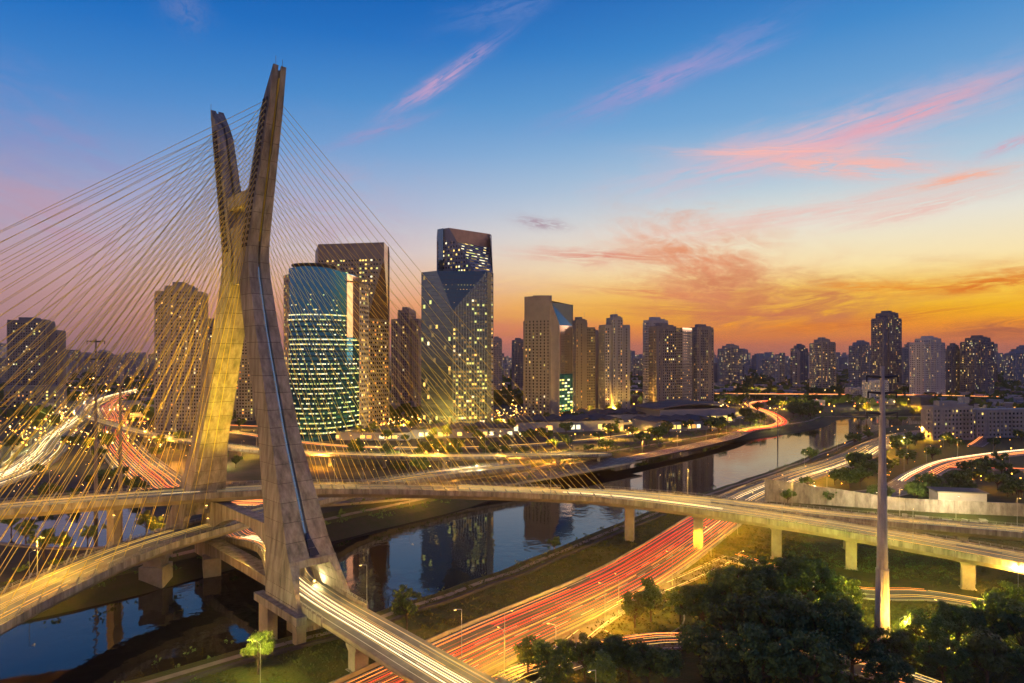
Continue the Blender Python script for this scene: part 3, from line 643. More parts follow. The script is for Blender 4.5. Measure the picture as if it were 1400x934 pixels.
# ------------------------------------------------------------ facades
class Fac:
    """collects the facade geometry of one building"""
    def __init__(s): s.wall = MB(); s.sp = MB(); s.pi = MB(); s.dk = MB(); s.lt = MB()
def srange(poly, z):
    xs = []
    for i in range(len(poly)):
        (s0, z0), (s1, z1) = poly[i], poly[(i+1) % len(poly)]
        if (z0-z)*(z1-z) <= 0 and abs(z1-z0) > 1e-6: xs.append(s0+(s1-s0)*(z-z0)/(z1-z0))
    return (min(xs), max(xs)) if len(xs) > 1 else None
def facade(fc, pts, fh, cw, lit, rng, relief=.35, pane=(.72,.5), pier=True, litw=(5,2,2,2,2), z0=None, ztop_off=0.0, row_bias=None, sp_step=1, colset=None):
    """pts: planar convex wall polygon seen from outside counter-clockwise"""
    pts = [Vector(p) for p in pts]; fc.wall.face(pts)
    n = (pts[1]-pts[0]).cross(pts[2]-pts[1]).normalized(); h = Vector((-n.y, n.x, 0)).normalized(); up = n.cross(h); o = pts[0]
    poly = [((p-o).dot(h), (p-o).dot(up)) for p in pts]
    zl = min(q[1] for q in poly) if z0 is None else z0-o.z; zh = max(q[1] for q in poly)-ztop_off
    def W3(s, z, e): return o+h*s+up*z+n*e
    def blk(mb, a, b, c, d, e):
        mb.hexa([W3(a,c,0), W3(b,c,0), W3(b,c,e), W3(a,c,e), W3(a,d,0), W3(b,d,0), W3(b,d,e), W3(a,d,e)][::1], 0, (1-1,)[:0])
    smin = min(q[0] for q in poly); smax = max(q[0] for q in poly); nc = max(1, int((smax-smin)/cw)); cw = (smax-smin)/nc
    nf = max(1, int((zh-zl)/fh))
    colw = [rng.choice(colset) for _ in range(nc)] if colset else [pane[0]]*nc
    for f in range(nf):
        za = zl+f*fh; zb = za+fh; r = srange(poly, za+fh*.02) ; r2 = srange(poly, zb-.02)
        if not r or not r2: continue
        a, b = max(r[0], r2[0]), min(r[1], r2[1])
        if b-a < cw*.5: continue
        hgt = fh*pane[1]
        blk(fc.sp, a, b, za, zb-hgt, relief)
        rb = 1.0 if row_bias is None else row_bias(rng, f/nf)
        c0 = int(round((a-smin)/cw)); c1 = int((b-smin)/cw+.01)
        run = rng.random() < lit
        for c in range(c0, c1):
            pw = colw[c]
            if not pw: continue
            s0 = smin+cw*(c+.5-pw/2); s1 = s0+cw*pw
            if s0 < a or s1 > b: continue
            q = [W3(s0,zb-hgt,.05), W3(s1,zb-hgt,.05), W3(s1,zb,.05), W3(s0,zb,.05)]
            if rng.random() < lit*rb: fc.lt.face(q, (rng.choices(range(5), litw)[0] if rng.random() < .6 else rng.choice((4,5,5))))
            else: fc.dk.face(q)
    if colset and nc > 5:
        for g in range(1 + (nc > 9)):
            c0 = rng.randrange(1, nc-2); a, b = smin+cw*c0, smin+cw*(c0+2)
            for f in range(1, nf):
                za = zl+f*fh; r = srange(poly, za+.1)
                if r and a > r[0] and b < r[1]: blk(fc.sp, a, b, za-.15, za+1.0, relief+1.1)
    if pier:
        for c in range(nc+1):
            s = min(max(smin+cw*c, smin+.2), smax-.2)
            # vertical extent at s
            zz = []
            for i in range(len(poly)):
                (s0, a0), (s1, a1) = poly[i], poly[(i+1) % len(poly)]
                if (s0-s)*(s1-s) <= 0 and abs(s1-s0) > 1e-6: zz.append(a0+(a1-a0)*(s-s0)/(s1-s0))
            if len(zz) > 1 and max(zz)-min(zz) > fh: blk(fc.pi, s-cw*(1-pane[0])/2, s+cw*(1-pane[0])/2, max(min(zz), zl), min(max(zz), zh), relief+.12)
def finish(fc, o, wallm, spm, pim, dkm=GLASS):
    fc.wall.build('wall', wallm, o)
    for mb, nm, mt in ((fc.sp, 'floor_band', spm), (fc.pi, 'facade_pier', pim), (fc.dk, 'window', dkm), (fc.lt, 'lit_window', LITS)):
        if mb.v: mb.build(nm, mt, o, kind='stuff')
WALLS = {}
def wallmat(i):
    cs = [(.34,.31,.29), (.25,.23,.22), (.19,.175,.175), (.40,.38,.36), (.15,.145,.16), (.31,.25,.215), (.24,.24,.26)]
    return mat('facade_paint_%d' % (i % 7), tuple(c*1.25 for c in cs[i % 7]), .85, var=.12, vscale=.05)
def box_tower(name, label, cat, px0, px1, ytop, D, rot=.35, wm=0, fh=3.1, cw=3.2, lit=.3, group=None, depth=.6, steps=(), tank=True, pane=(.6,.5), zb=GZ, seed=None, litw=(4,1,2,.7,4), mats=None, back=True, relief=.35, masts=1, z_at=None, colset=(0,.28,.42,.5,.62,.36)):
    lit *= .72; cw *= .8
    rng = random.Random(seed if seed is not None else int(px0*13+ytop*7)); Wd = (px1-px0)/F*D; zt = H+(HY-ytop)/F*D
    w = Wd/(abs(math.cos(rot))+depth*abs(math.sin(rot))); d = w*depth
    yc = D + (w*abs(math.sin(rot))+d*abs(math.cos(rot)))/2; xc = ((px0+px1)/2-700)/F*(D+ (w*abs(math.sin(rot)))/2)
    o = thing(name, label, cat, group, (xc, yc, zb), rot); hgt = zt-zb; th = 4.5 if tank else 0; hb = hgt-th; fc = Fac()
    blocks = [(-w/2, w/2, -d/2, d/2, hb)] if not steps else [(x0*w/2, x1*w/2, y0*d/2, y1*d/2, hb*k) for x0, x1, y0, y1, k in steps]
    for x0, x1, y0, y1, hh in blocks:
        c = [(x0,y0), (x1,y0), (x1,y1), (x0,y1)]
        for i in range(4):
            a, b = c[i], c[(i+1) % 4]
            if not back and i in (2,): fc.wall.face([(a[0],a[1],0), (b[0],b[1],0), (b[0],b[1],hh), (a[0],a[1],hh)]); continue
            facade(fc, [(a[0],a[1],0), (b[0],b[1],0), (b[0],b[1],hh), (a[0],a[1],hh)], fh, cw, lit, rng, relief, pane, litw=litw, ztop_off=fh*.6, colset=colset)
        fc.wall.face([(x0,y0,hh), (x1,y0,hh), (x1,y1,hh), (x0,y1,hh)])
    wmm = wallmat(wm) if mats is None else mats[0]
    finish(fc, o, wmm, wmm if mats is None else mats[1], wmm if mats is None else mats[2])
    if tank:
        tb = max(blocks, key=lambda b_: b_[4]); hh = tb[4]; bw, bd = tb[1]-tb[0], tb[3]-tb[2]; bx, by = (tb[0]+tb[1])/2, (tb[2]+tb[3])/2
        m = MB(); m.box((bx-bw*.05,by,hh+th/2), (bw*.46,bd*.5,th)); m.box((bx+bw*.12,by,hh+th*.25), (bw*.6,bd*.7,th*.5)); m.build('roof_tank', wmm, o)
        m = MB(); m.box((bx,by,hh+.35), (bw+.3,bd+.3,.7)); m.build('parapet', wmm, o)
        if masts: m = MB(); m.tube((w*.05,0,hh+th), (w*.05,0,hh+th+6), .12); m.build('mast', STEEL, o)
    return o
def poly_tower(name, label, faces, roofs, wallm, spm, pim, plain=(), dkm=GLASS):
    """faces: list of (points, dict facade options or None)"""
    o = thing(name, label, 'office tower'); fc = Fac(); rng = random.Random(len(label))
    for pts, op in faces:
        if op is None: fc.wall.face(pts)
        else: facade(fc, pts, rng=rng, **op)
    finish(fc, o, wallm, spm, pim, dkm)
    for nm, pts, mt in plain: m = MB(); [m.face(p) for p in pts]; m.build(nm, mt, o)
    return o
def XY(px, Y): return ((px-700)/F*Y, Y)
def ZP(py, Y): return H+(HY-py)/F*Y
def pt(px, py, Y): return Vector(((px-700)/F*Y, Y, ZP(py, Y)))
def ptz(px, Y, z): return Vector(((px-700)/F*Y, Y, z))

# teal tower with the bowed glass front
def teal():
    o = thing('office_tower', 'teal glass office tower with a bowed front behind the near tower leg', 'office tower'); D = 500
    rng = random.Random(5); xl, xr = (391-700)/F*D, (481-700)/F*(D+6); zt = ZP(370, D); n = 16; fh = 3.75
    def plan(k):
        q = k/n; x = xl+(xr-xl)*q; return (x, D+6-13*math.sin(math.pi*min(1, q*1.0))**.8 + 8*q + 16*q**5)
    pl = [plan(k) for k in range(n+1)]
    def top(q): return zt + 3 - 10*max(0, q-.55)**1.5 - 2*abs(q-.3)
    g = MB(); nf = int((zt-8-GZ)/fh)
    for k in range(n): (x0,y0), (x1,y1) = pl[k], pl[k+1]; g.face([(x0,y0,GZ), (x1,y1,GZ), (x1,y1,top((k+1)/n)), (x0,y0,top(k/n))])
    g.build('curtain_wall', TEAL, o, smooth=True)
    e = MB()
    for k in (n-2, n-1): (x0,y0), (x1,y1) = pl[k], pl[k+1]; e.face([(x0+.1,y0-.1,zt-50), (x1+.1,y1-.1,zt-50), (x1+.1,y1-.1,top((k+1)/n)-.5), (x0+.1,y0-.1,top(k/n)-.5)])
    e.build('sunset_tinted_edge', mat('sunset_tint_mirror', (.60,.36,.22), .1, .8), o)  # orange sunset reflection on the right edge, put into the glass tint
    lt = MB()
    for f in range(nf):
        z = GZ+4+f*fh; dark_top = f > nf*.74
        b = MB()
        for k in range(n):
            (x0,y0), (x1,y1) = pl[k], pl[k+1]
            b.hexa([(x0,y0-.22,z), (x1,y1-.22,z), (x1,y1+.1,z), (x0,y0+.1,z), (x0,y0-.22,z+1.1), (x1,y1-.22,z+1.1), (x1,y1+.1,z+1.1), (x0,y0+.1,z+1.1)])
        if not dark_top: b.build('floor_band', TEALG, o)
        if f == nf-int(nf*.26)-0: lit = .95
        elif dark_top: lit = .12 if f < nf-3 else 0
        else: lit = rng.choice((.25,.5,.85,.6))
        for k in range(n):
            (x0,y0), (x1,y1) = pl[k], pl[k+1]
            for j in range(3):
                if rng.random() < lit:
                    a, c = j/3+.03, (j+1)/3-.03
                    xa, ya, xc, yc = x0+(x1-x0)*a, y0+(y1-y0)*a, x0+(x1-x0)*c, y0+(y1-y0)*c
                    lt.face([(xa,ya-.12,z+1.6), (xc,yc-.12,z+1.6), (xc,yc-.12,z+2.5), (xa,ya-.12,z+2.5)], rng.choices(range(5), (3,6,0,5,2))[0])
    lt.build('lit_window', LITS, o, kind='stuff')
    # side wings and roof
    fc = Fac(); x0 = (380-700)/F*D
    facade(fc, [(x0,D+14,GZ), (xl,D+6,GZ), (xl,D+6,zt-2), (x0,D+14,zt-2)], fh, 3, .6, rng, litw=(6,3,4,1,1))
    facade(fc, [(pl[-1][0],pl[-1][1],GZ), (xr+4,D+46,GZ), (xr+4,D+46,zt-6), (pl[-1][0],pl[-1][1],zt-6)], fh, 3, .4, rng)
    fc.wall.face([(xr+4,D+46,GZ), (x0,D+46,GZ), (x0,D+46,zt-4), (xr+4,D+46,zt-4)]); fc.wall.face([(x0,D+46,GZ), (x0,D+14,GZ), (x0,D+14,zt-2), (x0,D+46,zt-2)])
    fc.wall.face([(x0,D+14,zt-4.2), (xl,D+6,zt-4.2), (xr,D+15,zt-6.2), (xr+4,D+46,zt-6.2), (x0,D+46,zt-4.2)])
    finish(fc, o, wallmat(1), wallmat(1), wallmat(1))
    m = MB(); xc = (428-700)/F*(D+18); m.tube((xc,D+20,zt-4), (xc,D+20,zt+5.5), 15, 15, n=20); m.tube((xc,D+20,zt+5.5), (xc,D+20,zt+6.4), 17, 17, n=20); m.build('roof_drum', mat('dark_metal', (.06,.055,.05), .6), o)
teal()
# brown faceted tower behind it
D = 600; zt = ZP(334, D); zm = ZP(435, D-8)
L0, C0, R0 = XY(435, D), XY(503, D-8), XY(531, D+14); Ct = (L0[0]+(C0[0]-L0[0])*1.32, L0[1]+(C0[1]-L0[1])*1.32)
BR = mat('brown_granite', (.23,.20,.18), .5, var=.15, vscale=.1)
op = dict(fh=3.7, cw=2.6, lit=.36, pane=(.7,.42), z0=GZ)
back = (XY(431, D+45), XY(532, D+55))
poly_tower('office_tower', 'brown granite office tower with a slanting faceted corner, behind the teal tower', [
    ([(*L0,GZ), (*C0,GZ), (*C0,zm), (*Ct,zt-14), (*L0,zt-14)], dict(op, lit=.34, row_bias=lambda r, q: r.choice((.5,.9,1.8)))),
    ([(*C0,GZ), (*R0,GZ), (*R0,zm), (*C0,zm)], dict(op, lit=.28, litw=(4,0,6,1,2))),
    ([(*L0,zt-14), (*Ct,zt-14), (*Ct,zt), (*L0,zt)], None),
    ([(*R0,GZ), (*back[1],GZ), (*back[1],zt), (*R0,zt)], dict(op, lit=.3)), ([(*back[1],GZ), (*back[0],GZ), (*back[0],zt), (*back[1],zt)], None), ([(*back[0],GZ), (*L0,GZ), (*L0,zt), (*back[0],zt)], None),
    ([(*L0,zt-.5), (*Ct,zt-.5), (*R0,zt-.5), (*back[1],zt-.5), (*back[0],zt-.5)], None)], None, BR, BR, BR,
    plain=[('bronze_facet', [[(*C0,zm), (*R0,zm), (*Ct,zt-14)], [(*Ct,zt-14), (*R0,zm), (*R0,zt), (*Ct,zt)]], mat('bronze_glass', (.50,.33,.22), .12, .75)), ('roof_plant', [[(*XY(460,D+15),zt-.5), (*XY(510,D+15),zt-.5), (*XY(510,D+15),zt+3), (*XY(460,D+15),zt+3)], [(*XY(460,D+15),zt+3), (*XY(510,D+15),zt+3), (*XY(508,D+35),zt+3), (*XY(462,D+35),zt+3)]], BR)])
# rear tall tower of the angular pair
D = 640; zt = ZP(311, D); GR = mat('grey_cladding', (.26,.25,.26), .5, var=.1, vscale=.1)
L0, Cb, R0 = XY(598, D+10), XY(648, D-14), XY(674, D+8); zm = ZP(372, D); zr = ZP(322, D)
Ct = (L0[0]+(Cb[0]-L0[0])*.33, L0[1]+(Cb[1]-L0[1])*.33)
def on_plane(a, b, c, x, z):
    n_ = (b-a).cross(c-a); return (x, a.y-(n_.x*(x-a.x)+n_.z*(z-a.z))/n_.y)
yy = D+14
for _ in range(12): zr = ZP(320, yy); Rt = on_plane(Vector((*Cb,zm)), Vector((*R0,zm)), Vector((*Ct,zt-14)), XY(670, yy)[0], zr-14); yy = .5*yy+.5*min(D+50, max(D-20, Rt[1]))
Rt = (XY(670, yy)[0], yy)
bk0, bk1 = XY(597, D+52), XY(672, D+56)
poly_tower('office_tower', 'tallest grey office tower with sloped brown crown behind the angular glass tower', [
    ([(*L0,GZ), (*Cb,GZ), (*Cb,zm), (*Ct,zt), (*L0,zt)], dict(fh=4, cw=3, lit=.4, pane=(.6,.45), z0=GZ, ztop_off=12, litw=(6,3,0,3,1))),
    ([(*Cb,GZ), (*R0,GZ), (*R0,zm), (*Cb,zm)], dict(fh=4, cw=3, lit=.5, pane=(.85,.4), z0=GZ)),
    ([(*Cb,zm), (*R0,zm), (*Rt,zr-14), (*Ct,zt-14)], dict(fh=4.6, cw=4, lit=.6, pane=(.96,.35), pier=False, litw=(3,5,0,5,2))),
    ([(*R0,GZ), (*bk1,GZ), (*bk1,zm), (*R0,zm)], dict(fh=4, cw=3, lit=.5)), ([(*R0,zm), (*bk1,zm), (*bk1,zr), (*Rt,zr)], None), ([(*bk1,GZ), (*bk0,GZ), (*bk0,zt), (*bk1,zt)], None), ([(*bk0,GZ), (*L0,GZ), (*L0,zt), (*bk0,zt)], None),
    ([(*L0,zt-1), (*Ct,zt-1), (*Rt,zr-.5), (*bk1,zr-.5), (*bk0,zt-1)], None)], None, GR, GR, GR,
    plain=[('crown_panel', [[(*Ct,zt-14.2), (*Rt,zr-14.2), (*Rt,zr), (*Ct,zt)]], mat('copper_brown', (.42,.25,.18), .6, 0, var=.2, vscale=.2)), ('corner_glass', [[(*L0,zt-60), (*XY(606,D+3.6),zt-60), (*XY(606,D+3.6),zt), (*L0,zt)]], BLUEG)])
# front angular tower: corner sliced off by a glass triangle
D = 575; zt = ZP(368, D); L0, Lt, C0, R0 = XY(576, D+22), XY(596, D+11.5), XY(619, D), XY(666, D+14); za = ZP(425, D); R1 = XY(671, D+40); BKL = XY(579, D+60)
Lt = (L0[0]+(C0[0]-L0[0])*.5, L0[1]+(C0[1]-L0[1])*.5)
gopt = dict(fh=3.7, cw=2.5, pane=(.8,.5), z0=GZ)
poly_tower('office_tower', 'angular office tower with an inverted blue glass triangle over a pale gridded face', [
    ([(*L0,GZ), (*C0,GZ), (*C0,za), (*Lt,zt), (*L0,zt)], dict(gopt, lit=.04, litw=(3,6,0,1,6), pane=(.96,.9), relief=.05, pier=False)),
    ([(*C0,GZ), (*R0,GZ), (*R0,zt), (*C0,za)], dict(gopt, lit=.26, litw=(3,7,0,2,7), relief=.4, row_bias=lambda r, q: r.choice((.3,.8,1.2,2.4))*(1.5-q))),
    ([(*R0,GZ), (*R1,GZ), (*R1,zt), (*R0,zt)], dict(gopt, lit=.3)), ([(*R1,GZ), (*BKL,GZ), (*BKL,zt), (*R1,zt)], None), ([(*BKL,GZ), (*L0,GZ), (*L0,zt), (*BKL,zt)], None),
    ([(*L0,zt-.3), (*Lt,zt-.3), (*R0,zt-.3), (*R1,zt-.3), (*BKL,zt-.3)], None)], None, BLUEG, mat('grey_grid', (.11,.145,.16), .25, .4), mat('pale_grid', (.17,.20,.21), .35, .3),
    plain=[('glass_triangle', [[(*C0,za), (*R0,zt), (*Lt,zt)]], mat('triangle_glass', (.10,.20,.22), .12, .6))], dkm=BLUEG)
o6 = [o for o in bpy.data.objects if o.get('label','').startswith('angular office')][0]; m = MB(); l = MB(); rng = random.Random(2)
for k in range(1, 9):
    q = k/9; a = Vector((*C0,za)).lerp(Vector((*Lt,zt)), q); b = Vector((*C0,za)).lerp(Vector((*R0,zt)), q); m.tube(a+Vector((0,-.1,0)), b+Vector((0,-.1,0)), .12, n=4)
    for j in range(int((b-a).length/2.6)):
        if k in (5,6) and rng.random() < .8 or rng.random() < .12: c = a.lerp(b, (j+.5)/max(1,int((b-a).length/2.6))); l.box((c.x,c.y-.2,c.z-1.2), (1.7,.1,1.1), .2, rng.choice((0,1,4)))
for k in range(-3, 4):
    tq = Vector((*Lt,zt)).lerp(Vector((*R0,zt)), .5+k*.14); bq = Vector((*C0,za)).lerp(Vector((*R0,zt)) if k > 0 else Vector((*Lt,zt)), abs(k)*.28); m.tube(bq+Vector((0,-.1,0)), tq+Vector((0,-.1,0)), .09, n=4)
m.build('mullion', DARKC, o6, kind='stuff'); l.build('lit_window', LITS, o6, kind='stuff')
# tower 7 with the sloping shoulder and mirrored glass
D = 690; zt = ZP(408, D); L0, C0, G0, R0 = XY(717, D+14), XY(752, D), XY(764, D+1), XY(783, D+22)
zs = ZP(445, D); BW = mat('sand_render', (.33,.30,.27), .8, var=.15, vscale=.1); b0, b1 = XY(719, D+58), XY(780, D+62)
poly_tower('office_tower', 'sand coloured tower with slanting shoulder and mirrored glass strip glowing orange', [
    ([(*L0,GZ), (*C0,GZ), (*C0,zt+3), (*L0,zt+3)], dict(fh=3.3, cw=4.2, lit=.12, pane=(.35,.55), z0=GZ, ztop_off=26)),
    ([(*C0,GZ), (*G0,GZ), (*G0,zs), (*C0,zt-4)], None), ([(*R0,GZ), (*b1,GZ), (*b1,zt-5), (*R0,zt-5)], dict(fh=3.3, cw=4, lit=.3)),
    ([(*b1,GZ), (*b0,GZ), (*b0,zt-2), (*b1,zt-2)], None), ([(*b0,GZ), (*L0,GZ), (*L0,zt+3), (*b0,zt+3)], None), ([(*L0,zt-2.2), (*C0,zt-2.2), (*R0,zt-5.2), (*b1,zt-5.2), (*b0,zt-2.2)], None)], None, BW, BW, BW,
    plain=[('mirror_glass_panel', [[(*G0,zt-80+1), (*R0,zt-80+1), (*R0,zt-28), (*G0,zt-28)]], ORG), ('shoulder_glass', [[(*C0,zt-4), (*G0,zt-28), (*R0,zt-28), (*R0,zt-5)]], BLUEG), ('glass_wall', [[(*G0,GZ+6), (*R0,GZ+6), (*R0,zt-79.2), (*G0,zt-79.2)]], TEAL)])
m = MB(); rng = random.Random(4); o7 = [o for o in bpy.data.objects if o.get('label','').startswith('sand coloured')][0]
for f in range(16):
    for c in range(5):
        if rng.random() < .5:
            q0, q1 = (c+.1)/5, (c+.9)/5; a = Vector(G0).lerp(Vector(R0), q0); b = Vector(G0).lerp(Vector(R0), q1); z = GZ+8+f*3.4
            if z > zt-84: continue
            m.face([(a.x,a.y-.15,z), (b.x,b.y-.15,z), (b.x,b.y-.15,z+1.7), (a.x,a.y-.15,z+1.7)], rng.choice((0,1,3)))
m.build('lit_window', LITS, o7, kind='stuff')
m = MB(); m.tube((C0[0],C0[1]-.3,zt-2), (G0[0],G0[1]-.3,zt-28), .9, 1.2, n=4); m.tube((G0[0],G0[1]-.2,zt-28), (G0[0],G0[1]-.2,GZ), 1.1, n=4); m.build('shoulder_fin', WHITE, o7)
m = MB(); m.box(((C0[0]+L0[0])/2+6, D+26, zt+1), (20,22,7)); m.build('roof_plant', BW, o7)

BT = box_tower
BT('apartment_tower', 'wide brown apartment tower dotted with lit windows left of the bridge tower', 'apartment tower', 207, 272, 384, 560, rot=.18, wm=1, fh=3.0, cw=2.6, lit=.26, steps=((-1,1,-.8,1,.97), (-.55,.55,-1,1,1.0)))
BT('apartment_tower', 'dark apartment tower at the far left edge seen through the cables', 'apartment tower', 6, 72, 433, 800, rot=.3, wm=4, lit=.26, litw=(4,6,0,3,2), steps=((-1,.55,-1,1,1), (.3,1,-.8,1,.9)))
BT('apartment_block', 'low amber-lit block in front of the far left apartment tower', 'apartment block', 2, 72, 528, 760, rot=.3, wm=4, lit=.75, tank=False, litw=(4,1,6,0,0), fh=4, cw=5)
BT('apartment_tower', 'slim dark tower half hidden behind the far tower leg', 'apartment tower', 270, 300, 435, 700, rot=.2, wm=4, lit=.3)
BT('apartment_tower', 'slim tower seen in the gap between the tower legs', 'apartment tower', 312, 345, 455, 650, rot=.2, wm=1, lit=.45)
BT('apartment_tower', 'pinkish brown apartment tower between the brown and the angular office towers', 'apartment tower', 533, 578, 419, 760, rot=-.25, wm=5, lit=.22, steps=((-1,1,-.8,1,.92), (-.45,.35,-1,1,1.0)))
BT('apartment_tower', 'small dim tower right behind the angular office towers', 'apartment tower', 672, 686, 460, 1100, wm=5, lit=.2)
BT('apartment_tower', 'grey dusk-lit tower just left of the sand coloured tower', 'apartment tower', 700, 718, 462, 1150, wm=4, lit=.2)
BT('apartment_tower', 'dark apartment tower against the right side of the sand coloured tower', 'apartment tower', 782, 815, 433, 760, rot=.3, wm=2, lit=.26, steps=((-1,.1,-1,1,1), (-.1,1,-.8,1,.93)))
BT('apartment_tower', 'narrow tower between the dark and the pale square apartment towers', 'apartment tower', 806, 824, 451, 820, rot=.3, wm=5, lit=.25)
BT('apartment_tower', 'pale square-shouldered apartment tower with amber right edge', 'apartment tower', 821, 863, 429, 740, rot=.28, wm=6, lit=.32, steps=((-.4,.35,-1,1,1), (-1,1,-.8,1,.93)))
BT('apartment_tower', 'narrow pale tower at the left of the orange mirrored block', 'apartment tower', 881, 915, 433, 800, rot=.5, wm=3, lit=.2)
BT('apartment_tower', 'dark brown tower right beside the orange mirrored facade', 'apartment tower', 890, 926, 441, 735, rot=.35, wm=2, lit=.22)
BT('apartment_tower', 'dark tower with an amber edge at the right of the mirrored block', 'apartment tower', 945, 977, 443, 790, rot=.4, wm=2, lit=.3)
o = BT('office_block', 'glass office block mirroring the orange sunset between two dark towers', 'office block', 923, 949, 448, 738, rot=.85, depth=.35, wm=5, lit=.22, tank=False, pane=(.8,.3), mats=(ORG, wallmat(2), wallmat(2)), relief=.15)
far = [(985,1018,470,1350,1,.3,'distant apartment tower with a mast over the river bend'), (1085,1106,470,1400,4,.35,'rounded dusk tower left of the darker brown tower'), (1113,1142,461,1150,1,.4,'brown apartment tower standing alone above the river bend'),
  (1166,1196,465,1200,6,.35,'pale tower half hidden at the left of the tall dark tower'), (1198,1238,424,1080,4,.32,'tallest dark tower on the right skyline against the yellow sky'), (1237,1256,468,1300,5,.3,'small tower right of the tallest skyline tower'),
  (1253,1298,459,1000,3,.3,'pale wide apartment tower lit in its middle columns'), (1296,1316,469,1050,2,.3,'dark narrow tower stuck to the pale wide apartment tower'), (1323,1365,458,1020,4,.34,'dark blue-grey apartment tower near the right edge'), (1385,1420,478,1500,6,.3,'hazy tower cut by the right edge')]
for a, b, c, d, w, l, lb in far: BT('apartment_tower', lb, 'apartment tower', a, b, c, d, rot=R.uniform(.1,.4), wm=w, lit=l, cw=3.4, fh=3.3, steps=((-1,1,-.85,1,.94), (-.5,.5,-1,1,1)))
BT('apartment_block', 'low white apartment block with balconies beside the trees', 'apartment block', 1271, 1333, 549, 505, rot=.12, wm=3, lit=.2, fh=3.3, cw=3.6, depth=.35, mats=(WHITE,WHITE,WHITE), masts=0)
BT('apartment_block', 'long low white apartment block at the right edge', 'apartment block', 1329, 1440, 560, 520, rot=.1, wm=3, lit=.14, fh=3.3, cw=4, depth=.2, mats=(WHITE,WHITE,WHITE), tank=False)
BT('apartment_block', 'small lit apartment block in front of the tall dark skyline tower', 'apartment block', 1186, 1216, 520, 900, rot=.2, wm=3, lit=.5, tank=False)
BT('apartment_block', 'small pale block left of the lit low apartment block', 'apartment block', 1160, 1180, 530, 950, rot=.2, wm=0, lit=.3, tank=False)

# sheds, exhibition hall, yard wall
def shed(label, px0, px1, D, hgt, dep, rz, n=3, lit=0.0, cat='warehouse'):
    w = (px1-px0)/F*D; x = ((px0+px1)/2-700)/F*D; o = thing('warehouse', label, cat, None, (x, D+dep/2, GZ), rz); m = MB(); m.box((0,0,hgt/2), (w,dep,hgt)); m.build('wall', wallmat(6), o)
    for k in range(n):
        r = MB(); x0 = -w/2+w*k/n; x1 = x0+w/n-.3; xm = (x0+x1)/2
        for a, b, za, zb in ((x0,xm,hgt,hgt+2.2), (xm,x1,hgt+2.2,hgt)): r.hexa([(a,-dep/2-1,za), (b,-dep/2-1,zb), (b,dep/2+1,zb), (a,dep/2+1,za), (a,-dep/2-1,za+.3), (b,-dep/2-1,zb+.3), (b,dep/2+1,zb+.3), (a,dep/2+1,za+.3)])
        r.build('roof', ROOF, o)
    if lit:
        l = MB(); rg = random.Random(px0)
        for k in range(int(w/5)):
            if rg.random() < lit: l.box((-w/2+2.5+k*5, -dep/2-.05, hgt*.45), (3.6,.2,hgt*.4), 0, rg.choice((0,0,2,3)))
        l.build('lit_window', LITS, o, kind='stuff')
    return o
shed('long grey warehouse with ribbed roof nearest the far river bank', 690, 850, 560, 9, 45, .25, 7, .35)
shed('grey warehouse behind the sand coloured tower square', 800, 900, 640, 8, 50, .2, 5, .4)
shed('dark low warehouse opposite the angular office tower', 560, 700, 520, 7, 34, .12, 5, .3)
shed('flat grey warehouse left of the exhibition hall', 880, 985, 570, 8, 40, .35, 5, .7)
shed('warehouse roof right of the teal tower foot', 430, 560, 505, 6, 26, -.05, 4, .5)
hall = thing('exhibition_hall', 'exhibition hall with curved roof and glowing glass end by the river bend', 'hall', None, (172, 655, GZ), .32)
m = MB(); m.box((0,0,7), (84,46,14)); m.build('wall', wallmat(6), hall)
m = MB(); n = 10
for k in range(n): a, b = -46+92*k/n, -46+92*(k+1)/n; za, zb = 14.1+5*math.sin(math.pi*k/n*.9), 14.1+5*math.sin(math.pi*(k+1)/n*.9); m.hexa([(a,-26,za), (b,-26,zb), (b,26,zb), (a,26,za), (a,-26,za+.5), (b,-26,zb+.5), (b,26,zb+.5), (a,26,za+.5)])
m.build('roof', ROOF, hall)
for k in range(7): m = MB(); m.box((42.2,-19.5+6.5*k,6.6), (.3,5.7,11.5)); m.build('glass_panel', em('hall_glow', (1,.72,.38), 1.3), hall)
for k in range(12): m = MB(); m.box((-36+6.6*k,-23.2,4), (5,.3,5)); m.build('glass_panel', WY if k % 3 else WD, hall)
wall_o = thing('yard_wall', 'long pale concrete yard wall lit yellow behind the ramp viaduct', 'wall'); wp = spline([(112,292,GZ), (136,284,GZ), (170,272,GZ), (215,262,GZ), (300,246,GZ), (420,226,GZ)], 6)
for a, b in zip(wp, wp[1:]):
    m = MB(); q = (b-a)*.01; hh = lambda p: 5.2+max(0, (160-p.x))*.10
    nrm = Vector((-(b-a).y, (b-a).x, 0)).normalized()*.5; a, b = a+q, b-q
    m.hexa([a, b, b+nrm, a+nrm] + [p+Vector((0,0,hh(p))) for p in (a, b, b+nrm, a+nrm)]); m.build('wall_panel', mat('stained_panel', (.30,.27,.24), .85, var=.5, vscale=.5, rand=.16, bump=.2, stretch=(1,1,.4)), wall_o)
hut = thing('hut', 'small white flat-roofed hut above the yard wall with a bright lamp', 'hut', None, (186,275,GZ), -.2)
m = MB(); m.box((0,0,4), (18,9,8)); m.build('wall', WHITE, hut); m = MB(); m.box((0,0,8.3), (19.4,10,.5)); m.build('roof', ROOF, hut)
rg = random.Random(8)
